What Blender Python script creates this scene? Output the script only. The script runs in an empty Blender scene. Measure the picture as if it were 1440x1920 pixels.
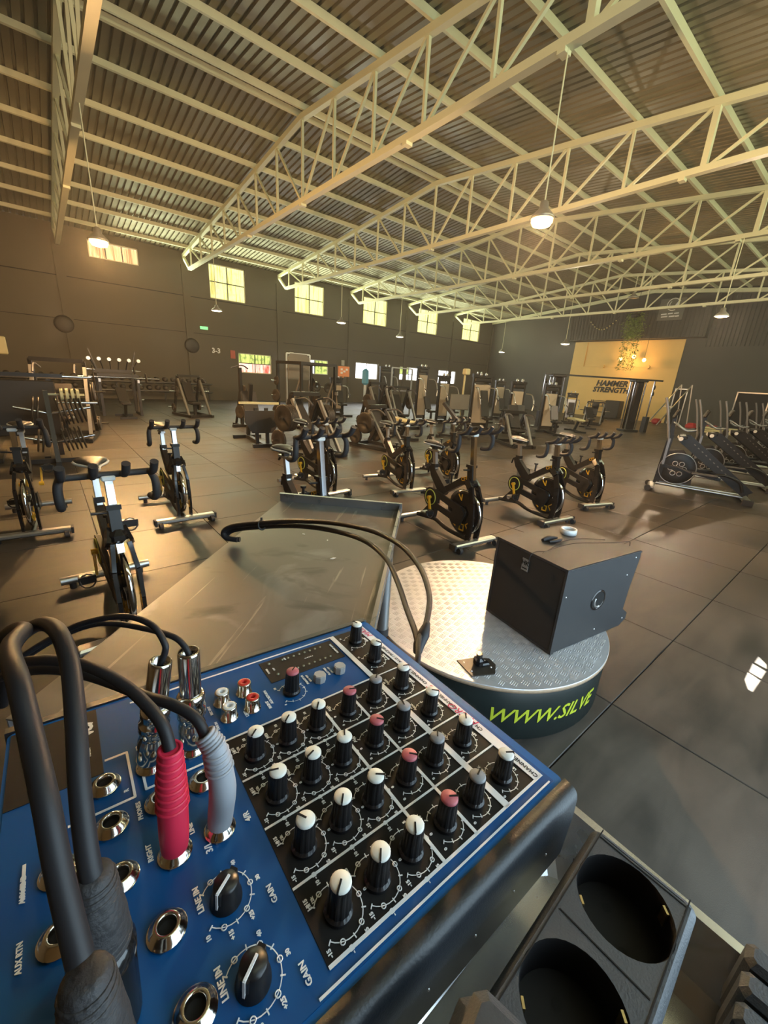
import bpy, bmesh, math, random
from mathutils import Vector, Matrix, Euler
random.seed(7)
S = bpy.context.scene
COL = S.collection
PI = math.pi
R = math.radians

# ------------------------------------------------------------------ camera
cam_d = bpy.data.cameras.new('camera')
cam = bpy.data.objects.new('camera', cam_d)
COL.objects.link(cam)
S.camera = cam
cam_d.sensor_fit = 'VERTICAL'
cam_d.sensor_height = 36.0
cam_d.sensor_width = 27.0
cam_d.lens = 752.0 / 1920.0 * 36.0
cam_d.clip_start = 0.01
cam_d.clip_end = 300
CR = Matrix(((0.77831211, 0.15316369, -0.6089098), (-0.62516174, 0.27914199, -0.72887074), (0.05833576, 0.94795603, 0.31301167)))
cam.matrix_world = Matrix.Translation((0, 0, 1.63)) @ CR.to_4x4()

# ------------------------------------------------------------------ world, light, exposure
S.view_settings.view_transform = 'Standard'
S.view_settings.look = 'None'
S.view_settings.gamma = 1.0
S.view_settings.use_curve_mapping = False
S.view_settings.exposure = 0.16
w = bpy.data.worlds.new('world'); S.world = w; w.use_nodes = True
w.node_tree.nodes['Background'].inputs[0].default_value = (0.95, 1.0, 0.88, 1)
w.node_tree.nodes['Background'].inputs[1].default_value = 1.6
S.cycles.max_bounces = 6
S.cycles.diffuse_bounces = 4
S.cycles.glossy_bounces = 4
S.cycles.sample_clamp_indirect = 4.0


def light(name, kind, loc, power, color, size=0.1, size_y=None, rot=(0, 0, 0), parent=None):
    d = bpy.data.lights.new(name, kind)
    d.energy = power; d.color = color
    if kind == 'AREA':
        d.size = size
        if size_y: d.shape = 'RECTANGLE'; d.size_y = size_y
    else:
        d.shadow_soft_size = size
    o = bpy.data.objects.new(name, d)
    COL.objects.link(o); o.location = loc; o.rotation_euler = rot
    if parent: o.parent = parent
    return o


# the sun, nearly overhead; it only enters through a slotted plate added to the roof
sd = bpy.data.lights.new('sun', 'SUN'); sd.energy = 90; sd.color = (1.0, .97, .9); sd.angle = R(.1)
so_ = bpy.data.objects.new('sun', sd); COL.objects.link(so_); so_.location = (0, 0, 30)
so_.rotation_euler = Vector((-.05, -.12, -1)).to_track_quat('-Z', 'Y').to_euler()
# daylight through the open roller door in the near wall, behind the camera
light('door_daylight', 'AREA', (2.2, -1.12, 1.75), 100, (0.44, 0.72, 1.0), 3.8, 3.2, rot=(R(90), 0, 0))
# daylight through the strip of high windows in the near wall
light('high_window_daylight', 'AREA', (14.0, -0.95, 5.9), 600, (0.93, 1.0, 0.66), 28.0, 1.5, rot=(R(90), 0, 0))
# daylight coming in through the windows of the far long wall
light('window_daylight', 'AREA', (16.5, 23.8, 5.9), 800, (0.95, 1.0, 0.60), 26.0, 1.4, rot=(R(-90), 0, 0))
light('low_window_daylight', 'AREA', (17.5, 23.8, 2.1), 200, (0.95, 0.97, 1.0), 18.0, 0.9, rot=(R(-90), 0, 0))


# ------------------------------------------------------------------ materials
def mat(name, col, rough=0.5, metal=0.0, var=0.0, scale=8.0, bump=0.0, bscale=60.0, spec=0.5, coat=0.0, rvar=0.0):
    m = bpy.data.materials.new(name); m.use_nodes = True
    nt = m.node_tree; b = nt.nodes['Principled BSDF']
    b.inputs['Base Color'].default_value = (*col, 1)
    b.inputs['Roughness'].default_value = rough
    b.inputs['Metallic'].default_value = metal
    b.inputs['Specular IOR Level'].default_value = spec
    b.inputs['Coat Weight'].default_value = coat
    tc = nt.nodes.new('ShaderNodeTexCoord')
    n = nt.nodes.new('ShaderNodeTexNoise'); n.inputs['Scale'].default_value = scale; n.inputs['Detail'].default_value = 6
    nt.links.new(tc.outputs['Object'], n.inputs['Vector'])
    v = max(var, 0.04)
    mx = nt.nodes.new('ShaderNodeMix'); mx.data_type = 'RGBA'
    mx.inputs[6].default_value = (*[c * (1 - v) for c in col], 1)
    mx.inputs[7].default_value = (*[min(1, c * (1 + v)) for c in col], 1)
    nt.links.new(n.outputs['Fac'], mx.inputs[0]); nt.links.new(mx.outputs[2], b.inputs['Base Color'])
    if rvar:
        mr = nt.nodes.new('ShaderNodeMapRange'); mr.inputs[1].default_value = 0.3; mr.inputs[2].default_value = 0.7
        mr.inputs[3].default_value = max(0.02, rough - rvar); mr.inputs[4].default_value = min(1, rough + rvar)
        nt.links.new(n.outputs['Fac'], mr.inputs[0]); nt.links.new(mr.outputs[0], b.inputs['Roughness'])
    if bump:
        n2 = nt.nodes.new('ShaderNodeTexNoise'); n2.inputs['Scale'].default_value = bscale; n2.inputs['Detail'].default_value = 4
        nt.links.new(tc.outputs['Object'], n2.inputs['Vector'])
        bp = nt.nodes.new('ShaderNodeBump'); bp.inputs['Strength'].default_value = bump; bp.inputs['Distance'].default_value = 0.01
        nt.links.new(n2.outputs['Fac'], bp.inputs['Height']); nt.links.new(bp.outputs[0], b.inputs['Normal'])
    return m


def emit(name, col, strength):
    m = bpy.data.materials.new(name); m.use_nodes = True
    b = m.node_tree.nodes['Principled BSDF']
    b.inputs['Base Color'].default_value = (*col, 1)
    b.inputs['Emission Color'].default_value = (*col, 1)
    b.inputs['Emission Strength'].default_value = strength
    return m


def pane_mat(name, c1, c2, strength, sx=9.0, streak=0.5, blot=0.0, c3=(0.3, 0.35, 0.1), axis='X'):
    """backlit ribbed translucent sheet: vertical stripes with darker streaks of plants behind"""
    m = bpy.data.materials.new(name); m.use_nodes = True
    nt = m.node_tree; b = nt.nodes['Principled BSDF']
    tc = nt.nodes.new('ShaderNodeTexCoord')
    mp = nt.nodes.new('ShaderNodeMapping'); mp.inputs['Scale'].default_value = (sx, 1, 0.5)
    nt.links.new(tc.outputs['Object'], mp.inputs['Vector'])
    n = nt.nodes.new('ShaderNodeTexNoise'); n.inputs['Scale'].default_value = 1.6; n.inputs['Detail'].default_value = 3
    nt.links.new(mp.outputs[0], n.inputs['Vector'])
    cr = nt.nodes.new('ShaderNodeValToRGB')
    cr.color_ramp.elements[0].position = 0.36; cr.color_ramp.elements[0].color = (*c2, 1)
    cr.color_ramp.elements[1].position = 0.36 + 0.3 * streak; cr.color_ramp.elements[1].color = (*c1, 1)
    nt.links.new(n.outputs['Fac'], cr.inputs[0])
    n2 = nt.nodes.new('ShaderNodeTexNoise'); n2.inputs['Scale'].default_value = 5; n2.inputs['Detail'].default_value = 5
    nt.links.new(tc.outputs['Object'], n2.inputs['Vector'])
    r2 = nt.nodes.new('ShaderNodeMapRange'); r2.inputs[1].default_value = 0.52; r2.inputs[2].default_value = 0.62; r2.inputs[4].default_value = blot
    nt.links.new(n2.outputs['Fac'], r2.inputs[0])
    mx = nt.nodes.new('ShaderNodeMix'); mx.data_type = 'RGBA'; mx.inputs[7].default_value = (*c3, 1)
    nt.links.new(r2.outputs[0], mx.inputs[0]); nt.links.new(cr.outputs[0], mx.inputs[6])
    nt.links.new(mx.outputs[2], b.inputs['Base Color']); nt.links.new(mx.outputs[2], b.inputs['Emission Color'])
    b.inputs['Emission Strength'].default_value = strength
    return m


M = {}
M['wall'] = mat('dark_wall_paint', (0.100, 0.085, 0.054), 0.62, var=0.18, scale=0.7, bump=0.15, bscale=30, rvar=0.1)
M['wall_end'] = mat('charcoal_wall_paint', (0.060, 0.061, 0.056), 0.6, var=0.15, scale=0.8)
M['yellow'] = mat('yellow_wall_paint', (0.74, 0.52, 0.20), 0.6, var=0.10, scale=1.5)
M['steel_paint'] = mat('cream_steel_paint', (0.76, 0.76, 0.54), 0.45, var=0.06, scale=3)
M['roof'] = mat('galvanised_roof_sheet', (0.24, 0.225, 0.16), 0.46, metal=0.3, var=0.22, scale=1.2, rvar=0.12)
M['joint'] = mat('joint_black', (0.012, 0.011, 0.010), 0.9)
M['satin_grey'] = mat('satin_grey_tube', (0.30, 0.31, 0.33), 0.35, metal=0.6)
M['black'] = mat('black_powder_coat', (0.014, 0.014, 0.014), 0.38, var=0.2, scale=20)
M['black_gloss'] = mat('black_gloss_paint', (0.010, 0.010, 0.011), 0.16, var=0.2, scale=20, coat=0.4)
M['rubber'] = mat('black_rubber', (0.030, 0.030, 0.033), 0.62, var=0.2, scale=30, bump=0.2, bscale=300)
M['grey_rubber'] = mat('grey_rubber', (0.06, 0.06, 0.068), 0.55, var=0.2, scale=30)
M['chrome'] = mat('chrome', (0.75, 0.76, 0.78), 0.10, metal=1.0, var=0.05)
M['silver'] = mat('satin_silver', (0.62, 0.62, 0.62), 0.32, metal=0.9, var=0.08)
M['gold'] = mat('amber_paint', (0.75, 0.42, 0.02), 0.4, var=0.05)
M['white_ink'] = mat('white_print', (0.82, 0.84, 0.86), 0.5)
M['lime'] = mat('lime_ring', (0.62, 0.64, 0.12), 0.45)
M['saddle'] = mat('black_saddle_vinyl', (0.03, 0.03, 0.03), 0.4, bump=0.1)
M['saddle_w'] = mat('pale_saddle_edge', (0.55, 0.55, 0.52), 0.4)
M['shroud'] = mat('pale_weight_cover', (0.42, 0.36, 0.27), 0.5, var=0.12, scale=4)
M['vinyl'] = mat('black_vinyl', (0.022, 0.021, 0.021), 0.42, var=0.2, scale=9, bump=0.1)
M['plate'] = mat('dark_iron', (0.045, 0.038, 0.030), 0.42, metal=0.3, var=0.25, scale=12)
M['dark_panel'] = mat('dark_board', (0.030, 0.026, 0.022), 0.5, var=0.15, scale=3)
M['grey_panel'] = mat('grey_board', (0.16, 0.16, 0.145), 0.5, var=0.08, scale=3)
M['cream'] = mat('cream_pad', (0.66, 0.60, 0.34), 0.5)
M['red'] = mat('red_vinyl', (0.45, 0.03, 0.03), 0.5)
M['white'] = mat('white_plastic', (0.72, 0.74, 0.74), 0.35)
M['lamp_shell'] = mat('lamp_housing', (0.35, 0.34, 0.30), 0.4, metal=0.6)
M['lamp_hot'] = emit('sodium_lamp_glass', (1.0, 0.56, 0.20), 5)
M['lamp_warm'] = emit('warm_lamp_glass', (1.0, 0.62, 0.30), 4)
M['lamp_dim'] = emit('pale_lamp_glass', (1.0, 0.92, 0.75), 3.0)
M['leaf'] = mat('hanging_leaf', (0.22, 0.30, 0.08), 0.6, var=0.4, scale=3)
M['green_sign'] = emit('green_exit_sign', (0.25, 0.8, 0.35), 0.9)
M['red_sign'] = mat('red_sign', (0.5, 0.10, 0.06), 0.5)
M['paper'] = mat('notice_paper', (0.5, 0.5, 0.42), 0.7)
M['speaker'] = mat('speaker_paint', (0.032, 0.034, 0.037), 0.42, var=0.15, scale=40, bump=0.35, bscale=500)
M['grille'] = mat('speaker_grille_foam', (0.020, 0.018, 0.016), 0.8, bump=0.5, bscale=600)
M['ply'] = mat('plywood_edge', (0.42, 0.30, 0.20), 0.7, var=0.3, scale=60)
M['drum_side'] = mat('platform_side_vinyl', (0.012, 0.020, 0.020), 0.33, var=0.25, scale=6)
M['yg'] = mat('yellow_green_letters', (0.50, 0.58, 0.04), 0.45)
M['blue'] = mat('blue_panel_enamel', (0.002, 0.080, 0.27), 0.33, var=0.06, scale=50, coat=0.15)
M['blue2'] = mat('blue_case_edge', (0.006, 0.13, 0.40), 0.30, var=0.06, scale=50)
M['panel_black'] = mat('panel_black_ink', (0.009, 0.009, 0.010), 0.55, spec=0.3)
M['plastic'] = mat('black_case_plastic', (0.015, 0.019, 0.025), 0.42, var=0.1, bump=0.08, bscale=800)
M['knob'] = mat('knob_black', (0.012, 0.012, 0.014), 0.30)
M['cap_w'] = mat('knob_cap_white', (0.80, 0.82, 0.78), 0.4)
M['cap_g'] = mat('knob_cap_grey', (0.26, 0.27, 0.29), 0.4)
M['cap_r'] = mat('knob_cap_rose', (0.52, 0.13, 0.16), 0.4)
M['nickel'] = mat('nickel_plate', (0.66, 0.63, 0.58), 0.14, metal=1.0, var=0.08, scale=40)
M['dark_hole'] = mat('socket_inside', (0.004, 0.004, 0.004), 0.8)
M['red_rca'] = mat('red_plastic', (0.60, 0.03, 0.02), 0.4)
M['red_plug'] = mat('red_soft_plastic', (0.66, 0.025, 0.07), 0.48)
M['grey_plug'] = mat('grey_soft_plastic', (0.33, 0.35, 0.39), 0.5)
M['cable'] = mat('black_cable_jacket', (0.018, 0.018, 0.021), 0.5, spec=0.35)
M['btn'] = mat('grey_push_button', (0.42, 0.43, 0.43), 0.45)
M['led'] = mat('unlit_led', (0.30, 0.31, 0.22), 0.2)
M['pen'] = mat('red_pen', (0.65, 0.04, 0.12), 0.6)
M['strip'] = mat('power_strip_plastic', (0.055, 0.065, 0.078), 0.45, bump=0.15, bscale=900)
M['brass'] = mat('brass_contact', (0.75, 0.62, 0.35), 0.3, metal=1.0)
M['glass_dark'] = mat('dark_glass', (0.02, 0.02, 0.022), 0.1)
M['orange_screen'] = mat('orange_notice', (0.75, 0.30, 0.14), 0.5)
M['blue_thing'] = mat('pale_blue_plastic', (0.10, 0.38, 0.60), 0.5)

# steel table top: scratches and smudges
m = mat('worn_stainless', (0.21, 0.205, 0.19), 0.47, metal=0.6, var=0.35, scale=2.2, rvar=0.16); M['table'] = m
def table_mat():
    m = mat('worn_stainless', (0.21, 0.205, 0.19), 0.44, metal=0.65, var=0.25, scale=2.6, rvar=0.12); nt = m.node_tree; b = nt.nodes['Principled BSDF']
    tc = nt.nodes.new('ShaderNodeTexCoord'); src = b.inputs['Base Color'].links[0].from_socket
    def layer(rot, scale, lo, hi, col, src):
        mp = nt.nodes.new('ShaderNodeMapping'); mp.inputs['Rotation'].default_value = (0, 0, R(rot)); mp.inputs['Scale'].default_value = scale
        nt.links.new(tc.outputs['Object'], mp.inputs['Vector'])
        n = nt.nodes.new('ShaderNodeTexNoise'); n.inputs['Scale'].default_value = 3; n.inputs['Detail'].default_value = 5; n.inputs['Distortion'].default_value = .6
        nt.links.new(mp.outputs[0], n.inputs['Vector'])
        r = nt.nodes.new('ShaderNodeMapRange'); r.inputs[1].default_value = lo; r.inputs[2].default_value = hi; r.inputs[4].default_value = .75
        nt.links.new(n.outputs['Fac'], r.inputs[0])
        x = nt.nodes.new('ShaderNodeMix'); x.data_type = 'RGBA'; x.inputs[7].default_value = (*col, 1)
        nt.links.new(r.outputs[0], x.inputs[0]); nt.links.new(src, x.inputs[6]); return x.outputs[2]
    s1 = layer(20, (1.5, 1.1, 1), .56, .66, (.32, .33, .33), src)
    s2 = layer(62, (14, .6, 1), .66, .70, (.42, .40, .35), s1)
    s3 = layer(-35, (1.2, 2.0, 1), .60, .70, (.11, .105, .095), s2)
    nt.links.new(s3, b.inputs['Base Color']); return m


M['table'] = table_mat()
m = mat('stainless_edge', (0.50, 0.53, 0.56), 0.30, metal=0.9, var=0.1, scale=6, rvar=0.08); M['steel'] = m
m = mat('polished_basin_steel', (0.72, 0.73, 0.74), 0.24, metal=0.8, var=0.15, scale=9, rvar=0.1); M['basin'] = m

# rubber floor tiles: brown-grey with dusty streaks
def floor_mat():
    m = bpy.data.materials.new('rubber_floor_tile'); m.use_nodes = True
    nt = m.node_tree; b = nt.nodes['Principled BSDF']
    g = nt.nodes.new('ShaderNodeNewGeometry')
    n = nt.nodes.new('ShaderNodeTexNoise'); n.inputs['Scale'].default_value = 0.9; n.inputs['Detail'].default_value = 8; n.inputs['Roughness'].default_value = 0.6
    nt.links.new(g.outputs['Position'], n.inputs['Vector'])
    mp = nt.nodes.new('ShaderNodeMapping'); mp.inputs['Scale'].default_value = (1.2, 5.0, 1)
    nt.links.new(g.outputs['Position'], mp.inputs['Vector'])
    n2 = nt.nodes.new('ShaderNodeTexNoise'); n2.inputs['Scale'].default_value = 1.6; n2.inputs['Detail'].default_value = 6; n2.inputs['Distortion'].default_value = 0.8
    nt.links.new(mp.outputs[0], n2.inputs['Vector'])
    ad = nt.nodes.new('ShaderNodeMath'); ad.operation = 'MULTIPLY_ADD'; ad.inputs[1].default_value = 0.55
    nt.links.new(n2.outputs['Fac'], ad.inputs[0]); nt.links.new(n.outputs['Fac'], ad.inputs[2])
    cr = nt.nodes.new('ShaderNodeValToRGB')
    cr.color_ramp.elements[0].position = 0.62; cr.color_ramp.elements[0].color = (0.019, 0.0185, 0.018, 1)
    cr.color_ramp.elements[1].position = 0.98; cr.color_ramp.elements[1].color = (0.085, 0.070, 0.055, 1)
    nt.links.new(ad.outputs[0], cr.inputs[0]); nt.links.new(cr.outputs[0], b.inputs['Base Color'])
    mr = nt.nodes.new('ShaderNodeMapRange'); mr.inputs[1].default_value = 0.5; mr.inputs[2].default_value = 1.0
    mr.inputs[3].default_value = 0.34; mr.inputs[4].default_value = 0.56
    nt.links.new(ad.outputs[0], mr.inputs[0]); nt.links.new(mr.outputs[0], b.inputs['Roughness'])
    n3 = nt.nodes.new('ShaderNodeTexNoise'); n3.inputs['Scale'].default_value = 220
    nt.links.new(g.outputs['Position'], n3.inputs['Vector'])
    bp = nt.nodes.new('ShaderNodeBump'); bp.inputs['Strength'].default_value = 0.12; bp.inputs['Distance'].default_value = 0.004
    nt.links.new(n3.outputs['Fac'], bp.inputs['Height']); nt.links.new(bp.outputs[0], b.inputs['Normal'])
    return m


M['floor'] = floor_mat()


M['tread'] = mat('aluminium_tread_plate', (0.56, 0.57, 0.60), 0.42, metal=0.55, var=0.12, scale=5, rvar=0.08)

# ------------------------------------------------------------------ mesh builder
def frame_z(d):
    """matrix whose z axis is along d"""
    d = Vector(d).normalized()
    a = Vector((0, 0, 1)) if abs(d.z) < 0.95 else Vector((1, 0, 0))
    x = a.cross(d).normalized(); y = d.cross(x)
    return Matrix((x, y, d)).transposed()


class MB:
    def __init__(s):
        s.v = []; s.f = []; s.m = []; s.s = []

    def add(s, vs, fs, mi=0, sm=False, X=None):
        b = len(s.v)
        s.v += [tuple(X @ Vector(p)) for p in vs] if X is not None else [tuple(p) for p in vs]
        s.f += [tuple(i + b for i in f) for f in fs]
        s.m += [mi] * len(fs); s.s += [sm] * len(fs)
        return s

    def box(s, c, d, mi=0, X=None, rz=0.0, bev=0.0, ry=0.0, rx=0.0):
        T = Matrix.Translation(c) @ Euler((rx, ry, rz)).to_matrix().to_4x4()
        if X is not None: T = X @ T
        hx, hy, hz = d[0] / 2, d[1] / 2, d[2] / 2
        if bev <= 0:
            vs = [(x, y, z) for z in (-hz, hz) for y in (-hy, hy) for x in (-hx, hx)]
            fs = [(0, 2, 3, 1), (4, 5, 7, 6), (0, 1, 5, 4), (2, 6, 7, 3), (0, 4, 6, 2), (1, 3, 7, 5)]
            return s.add(vs, fs, mi, False, T)
        b = min(bev, hx * .99, hy * .99, hz * .99)
        rings = []
        for z, ins in ((-hz, b), (-hz + b, 0), (hz - b, 0), (hz, b)):
            x0, y0 = hx - ins, hy - ins
            k = b if ins == 0 else b * 0.6
            rings.append([(-x0 + k, -y0, z), (x0 - k, -y0, z), (x0, -y0 + k, z), (x0, y0 - k, z), (x0 - k, y0, z), (-x0 + k, y0, z), (-x0, y0 - k, z), (-x0, -y0 + k, z)])
        vs = [p for r in rings for p in r]; fs = [tuple(reversed(range(8))), tuple(range(24, 32))]
        for k in range(3):
            for i in range(8):
                j = (i + 1) % 8; fs.append((k * 8 + i, k * 8 + j, k * 8 + 8 + j, k * 8 + 8 + i))
        return s.add(vs, fs, mi, False, T)

    def beam(s, a, b, w, h=None, mi=0, up=None):
        """rectangular bar from a to b; w across, h in the 'up' direction"""
        a = Vector(a); b = Vector(b); h = h or w
        d = (b - a); L = d.length; d.normalize()
        u = Vector(up) if up else (Vector((0, 0, 1)) if abs(d.z) < 0.9 else Vector((1, 0, 0)))
        x = u.cross(d)
        if x.length < 1e-6: u = Vector((0, 1, 0)); x = u.cross(d)
        x.normalize(); u = d.cross(x)
        T = Matrix((x, u, d)).transposed().to_4x4(); T.translation = (a + b) / 2
        return s.box((0, 0, 0), (w, h, L), mi, T)

    def cyl(s, a, b, r, mi=0, n=12, r2=None, cap=True, sm=True):
        a = Vector(a); b = Vector(b); r2 = r if r2 is None else r2
        F = frame_z(b - a)
        vs = []
        for p, rr in ((a, r), (b, r2)):
            for i in range(n):
                t = 2 * PI * i / n; vs.append(p + F @ Vector((rr * math.cos(t), rr * math.sin(t), 0)))
        s.add(vs, [(i, (i + 1) % n, n + (i + 1) % n, n + i) for i in range(n)], mi, sm)
        if cap: s.add(vs, [tuple(reversed(range(n))), tuple(range(n, 2 * n))], mi, False)
        return s

    def lathe(s, prof, mi=0, n=20, X=None, sm=True, closed=False):
        """profile of (r, z) about z"""
        vs = []; fs = []
        for r_, z in prof:
            for i in range(n):
                t = 2 * PI * i / n; vs.append((r_ * math.cos(t), r_ * math.sin(t), z))
        k = len(prof)
        for j in range(k - 1 + (1 if closed else 0)):
            j2 = (j + 1) % k
            for i in range(n):
                i2 = (i + 1) % n; fs.append((j * n + i, j * n + i2, j2 * n + i2, j2 * n + i))
        s.add(vs, fs, mi, sm, X)
        return s

    def disc(s, c, r, z=0, mi=0, n=20, X=None, up=True):
        vs = [(c[0] + r * math.cos(2 * PI * i / n), c[1] + r * math.sin(2 * PI * i / n), z) for i in range(n)]
        f = tuple(range(n)) if up else tuple(reversed(range(n)))
        return s.add(vs, [f], mi, False, X)

    def tube(s, pts, r, mi=0, n=8, cap=True, smooth=True, sub=4):
        """swept round tube through pts (Catmull-Rom), r a number or one per point"""
        P = [Vector(p) for p in pts]; rs = r if isinstance(r, (list, tuple)) else [r] * len(P)
        if smooth and len(P) > 2:
            Q = []; q = []
            for i in range(len(P) - 1):
                p0 = P[max(i - 1, 0)]; p1 = P[i]; p2 = P[i + 1]; p3 = P[min(i + 2, len(P) - 1)]
                for k in range(sub):
                    t = k / sub
                    Q.append(0.5 * ((2 * p1) + (p2 - p0) * t + (2 * p0 - 5 * p1 + 4 * p2 - p3) * t * t + (3 * p1 - p0 - 3 * p2 + p3) * t ** 3))
                    q.append(rs[i] * (1 - t) + rs[i + 1] * t)
            Q.append(P[-1]); q.append(rs[-1]); P, rs = Q, q
        vs = []; up = None
        for i, p in enumerate(P):
            d = (P[min(i + 1, len(P) - 1)] - P[max(i - 1, 0)]).normalized()
            if up is None:
                up = Vector((0, 0, 1)) if abs(d.z) < 0.9 else Vector((1, 0, 0))
            x = up.cross(d)
            if x.length < 1e-6: x = Vector((1, 0, 0))
            x.normalize(); up = d.cross(x)
            for k in range(n):
                t = 2 * PI * k / n; vs.append(p + (x * math.cos(t) + up * math.sin(t)) * rs[i])
        fs = []
        for i in range(len(P) - 1):
            for k in range(n):
                k2 = (k + 1) % n; fs.append((i * n + k, i * n + k2, (i + 1) * n + k2, (i + 1) * n + k))
        s.add(vs, fs, mi, True)
        if cap: s.add(vs, [tuple(reversed(range(n))), tuple(range(len(vs) - n, len(vs)))], mi, False)
        return s

    def prism(s, pts, z0, z1, mi=0, X=None, sm=False):
        """2D outline (counter-clockwise) extruded from z0 to z1"""
        n = len(pts)
        vs = [(x, y, z0) for x, y in pts] + [(x, y, z1) for x, y in pts]
        s.add(vs, [tuple(reversed(range(n))), tuple(range(n, 2 * n))], mi, False, X)
        s.add(vs, [(i, (i + 1) % n, n + (i + 1) % n, n + i) for i in range(n)], mi, sm, X)
        return s

    def torus(s, c, R_, r, mi=0, n=24, k=6, X=None, a0=0.0, a1=2 * PI):
        full = abs(a1 - a0 - 2 * PI) < 1e-6
        vs = []; fs = []; m = n if full else n + 1
        for i in range(m):
            t = a0 + (a1 - a0) * i / n
            for j in range(k):
                q = 2 * PI * j / k; rr = R_ + r * math.cos(q)
                vs.append((c[0] + rr * math.cos(t), c[1] + rr * math.sin(t), c[2] + r * math.sin(q)))
        for i in range(n):
            i2 = (i + 1) % m
            for j in range(k):
                j2 = (j + 1) % k; fs.append((i * k + j, i2 * k + j, i2 * k + j2, i * k + j2))
        return s.add(vs, fs, mi, True, X)

    def text(s, txt, size, X, mi=0, ext=0.0003, bold=0.0, shear=0.0, ax='CENTER', wmap=None, space=1.0):
        cu = bpy.data.curves.new('t', 'FONT'); cu.body = txt; cu.size = size; cu.extrude = ext; cu.offset = bold; cu.shear = shear
        cu.align_x = ax; cu.align_y = 'CENTER'; cu.resolution_u = 2; cu.space_character = space
        o = bpy.data.objects.new('t', cu); me = o.to_mesh()
        vs = [v.co.copy() for v in me.vertices]; fs = [tuple(p.vertices) for p in me.polygons]
        o.to_mesh_clear(); bpy.data.objects.remove(o); bpy.data.curves.remove(cu)
        if wmap: vs = [Vector(wmap(v)) for v in vs]
        return s.add(vs, fs, mi, False, X)

    def build(s, name, mats, parent=None, kind=None, label=None, cat=None, group=None, loc=None):
        me = bpy.data.meshes.new(name); me.from_pydata(s.v, [], s.f)
        if not isinstance(mats, (list, tuple)): mats = [mats]
        for q in mats: me.materials.append(M[q] if isinstance(q, str) else q)
        me.polygons.foreach_set('material_index', s.m); me.polygons.foreach_set('use_smooth', s.s)
        me.update()
        o = bpy.data.objects.new(name, me); COL.objects.link(o)
        if parent: o.parent = parent
        if loc: o.location = loc
        return tag(o, label, cat, group, kind)


def tag(o, label=None, cat=None, group=None, kind=None):
    if label: o['label'] = label
    if cat: o['category'] = cat
    if group: o['group'] = group
    if kind: o['kind'] = kind
    return o


def thing(name, label, cat, loc=(0, 0, 0), rz=0.0, group=None):
    o = bpy.data.objects.new(name, None); COL.objects.link(o)
    o.empty_display_size = 0.1
    o.location = loc; o.rotation_euler = (0, 0, rz)
    return tag(o, label, cat, group)


def kids(o): return [c for c in bpy.data.objects if c.parent == o]


def tree_of(o):
    return (o, [tree_of(c) for c in kids(o)])


def copy_tree(t, parent=None):
    o, ch = t
    c = o.copy(); COL.objects.link(c)
    if parent: c.parent = parent
    for q in ch: copy_tree(q, c)
    return c


def dup(t, loc, rz, label, group=None):
    c = copy_tree(t); c.location = loc; c.rotation_euler = (0, 0, rz); c['label'] = label
    if group: c['group'] = group
    return c


def rot_to(axis):
    return frame_z(axis).to_4x4()


# ================================================================== THE HALL
X0, X1, Y0, Y1 = -3.83, 31.0, -1.0, 23.9
EAVE, RIDGE, YR = 6.88, 8.02, 11.66


RT = 0.10    # roof sheet above purlin line


def roof_z(y):
    return RIDGE - (RIDGE - EAVE) / (Y1 - YR) * abs(y - YR)


# floor: sub-base and rubber tiles of 1 m, joints open
fl = MB(); fl.box(((X0 + X1) / 2, (Y0 + Y1) / 2, -0.05), (X1 - X0 + .6, Y1 - Y0 + .6, 0.06))
floor = fl.build('floor', 'joint', kind='structure')
tile = MB(); g = 0.0026; h = 0.5 - g
tile.add([(-h, -h, -.02), (h, -h, -.02), (h, h, -.02), (-h, h, -.02), (-h, -h, -.003), (h, -h, -.003), (h, h, -.003), (-h, h, -.003),
          (-h + .003, -h + .003, 0), (h - .003, -h + .003, 0), (h - .003, h - .003, 0), (-h + .003, h - .003, 0)],
         [(0, 1, 5, 4), (1, 2, 6, 5), (2, 3, 7, 6), (3, 0, 4, 7), (4, 5, 9, 8), (5, 6, 10, 9), (6, 7, 11, 10), (7, 4, 8, 11), (8, 9, 10, 11)])
cells = []
for i in range(-6, 29):
    for j in range(-2, 24):
        cells.append((2.175 + i + .5, 0.535 + j + .5))
cells = [c for c in cells if X0 < c[0] < X1 + .2 and Y0 - .3 < c[1] < Y1 + .3]
def infront(c):
    d = Vector((c[0], c[1], -1.63)); q = CR.transposed() @ d
    return q.z < -0.2 and abs(q.x / -q.z) < 1.15 and abs(q.y / -q.z) < 1.45
vis = sorted([c for c in cells if infront(c)], key=lambda c: c[0] ** 2 + c[1] ** 2)
near = vis[:290]; rest = [c for c in cells if c not in set(near)]
first = None
for c in near:
    if first is None:
        o = first = tile.build('tile', 'floor', floor)
    else:
        o = first.copy(); COL.objects.link(o)
    o.location = (c[0], c[1], 0)
far = MB()
for c in rest:
    far.add(tile.v, tile.f, 0, False, Matrix.Translation((c[0], c[1], 0)))
far.build('tile_field', 'floor', floor, kind='stuff')


def wall_cells(mb, a0, a1, z0, z1, holes, put):
    xs = sorted({a0, a1, *[h_[0] for h_ in holes], *[h_[1] for h_ in holes]})
    zs = sorted({z0, z1, *[h_[2] for h_ in holes], *[h_[3] for h_ in holes]})
    for i in range(len(xs) - 1):
        for k in range(len(zs) - 1):
            cx, cz = (xs[i] + xs[i + 1]) / 2, (zs[k] + zs[k + 1]) / 2
            if any(h_[0] < cx < h_[1] and h_[2] < cz < h_[3] for h_ in holes): continue
            put(mb, xs[i], xs[i + 1], zs[k], zs[k + 1])


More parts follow.
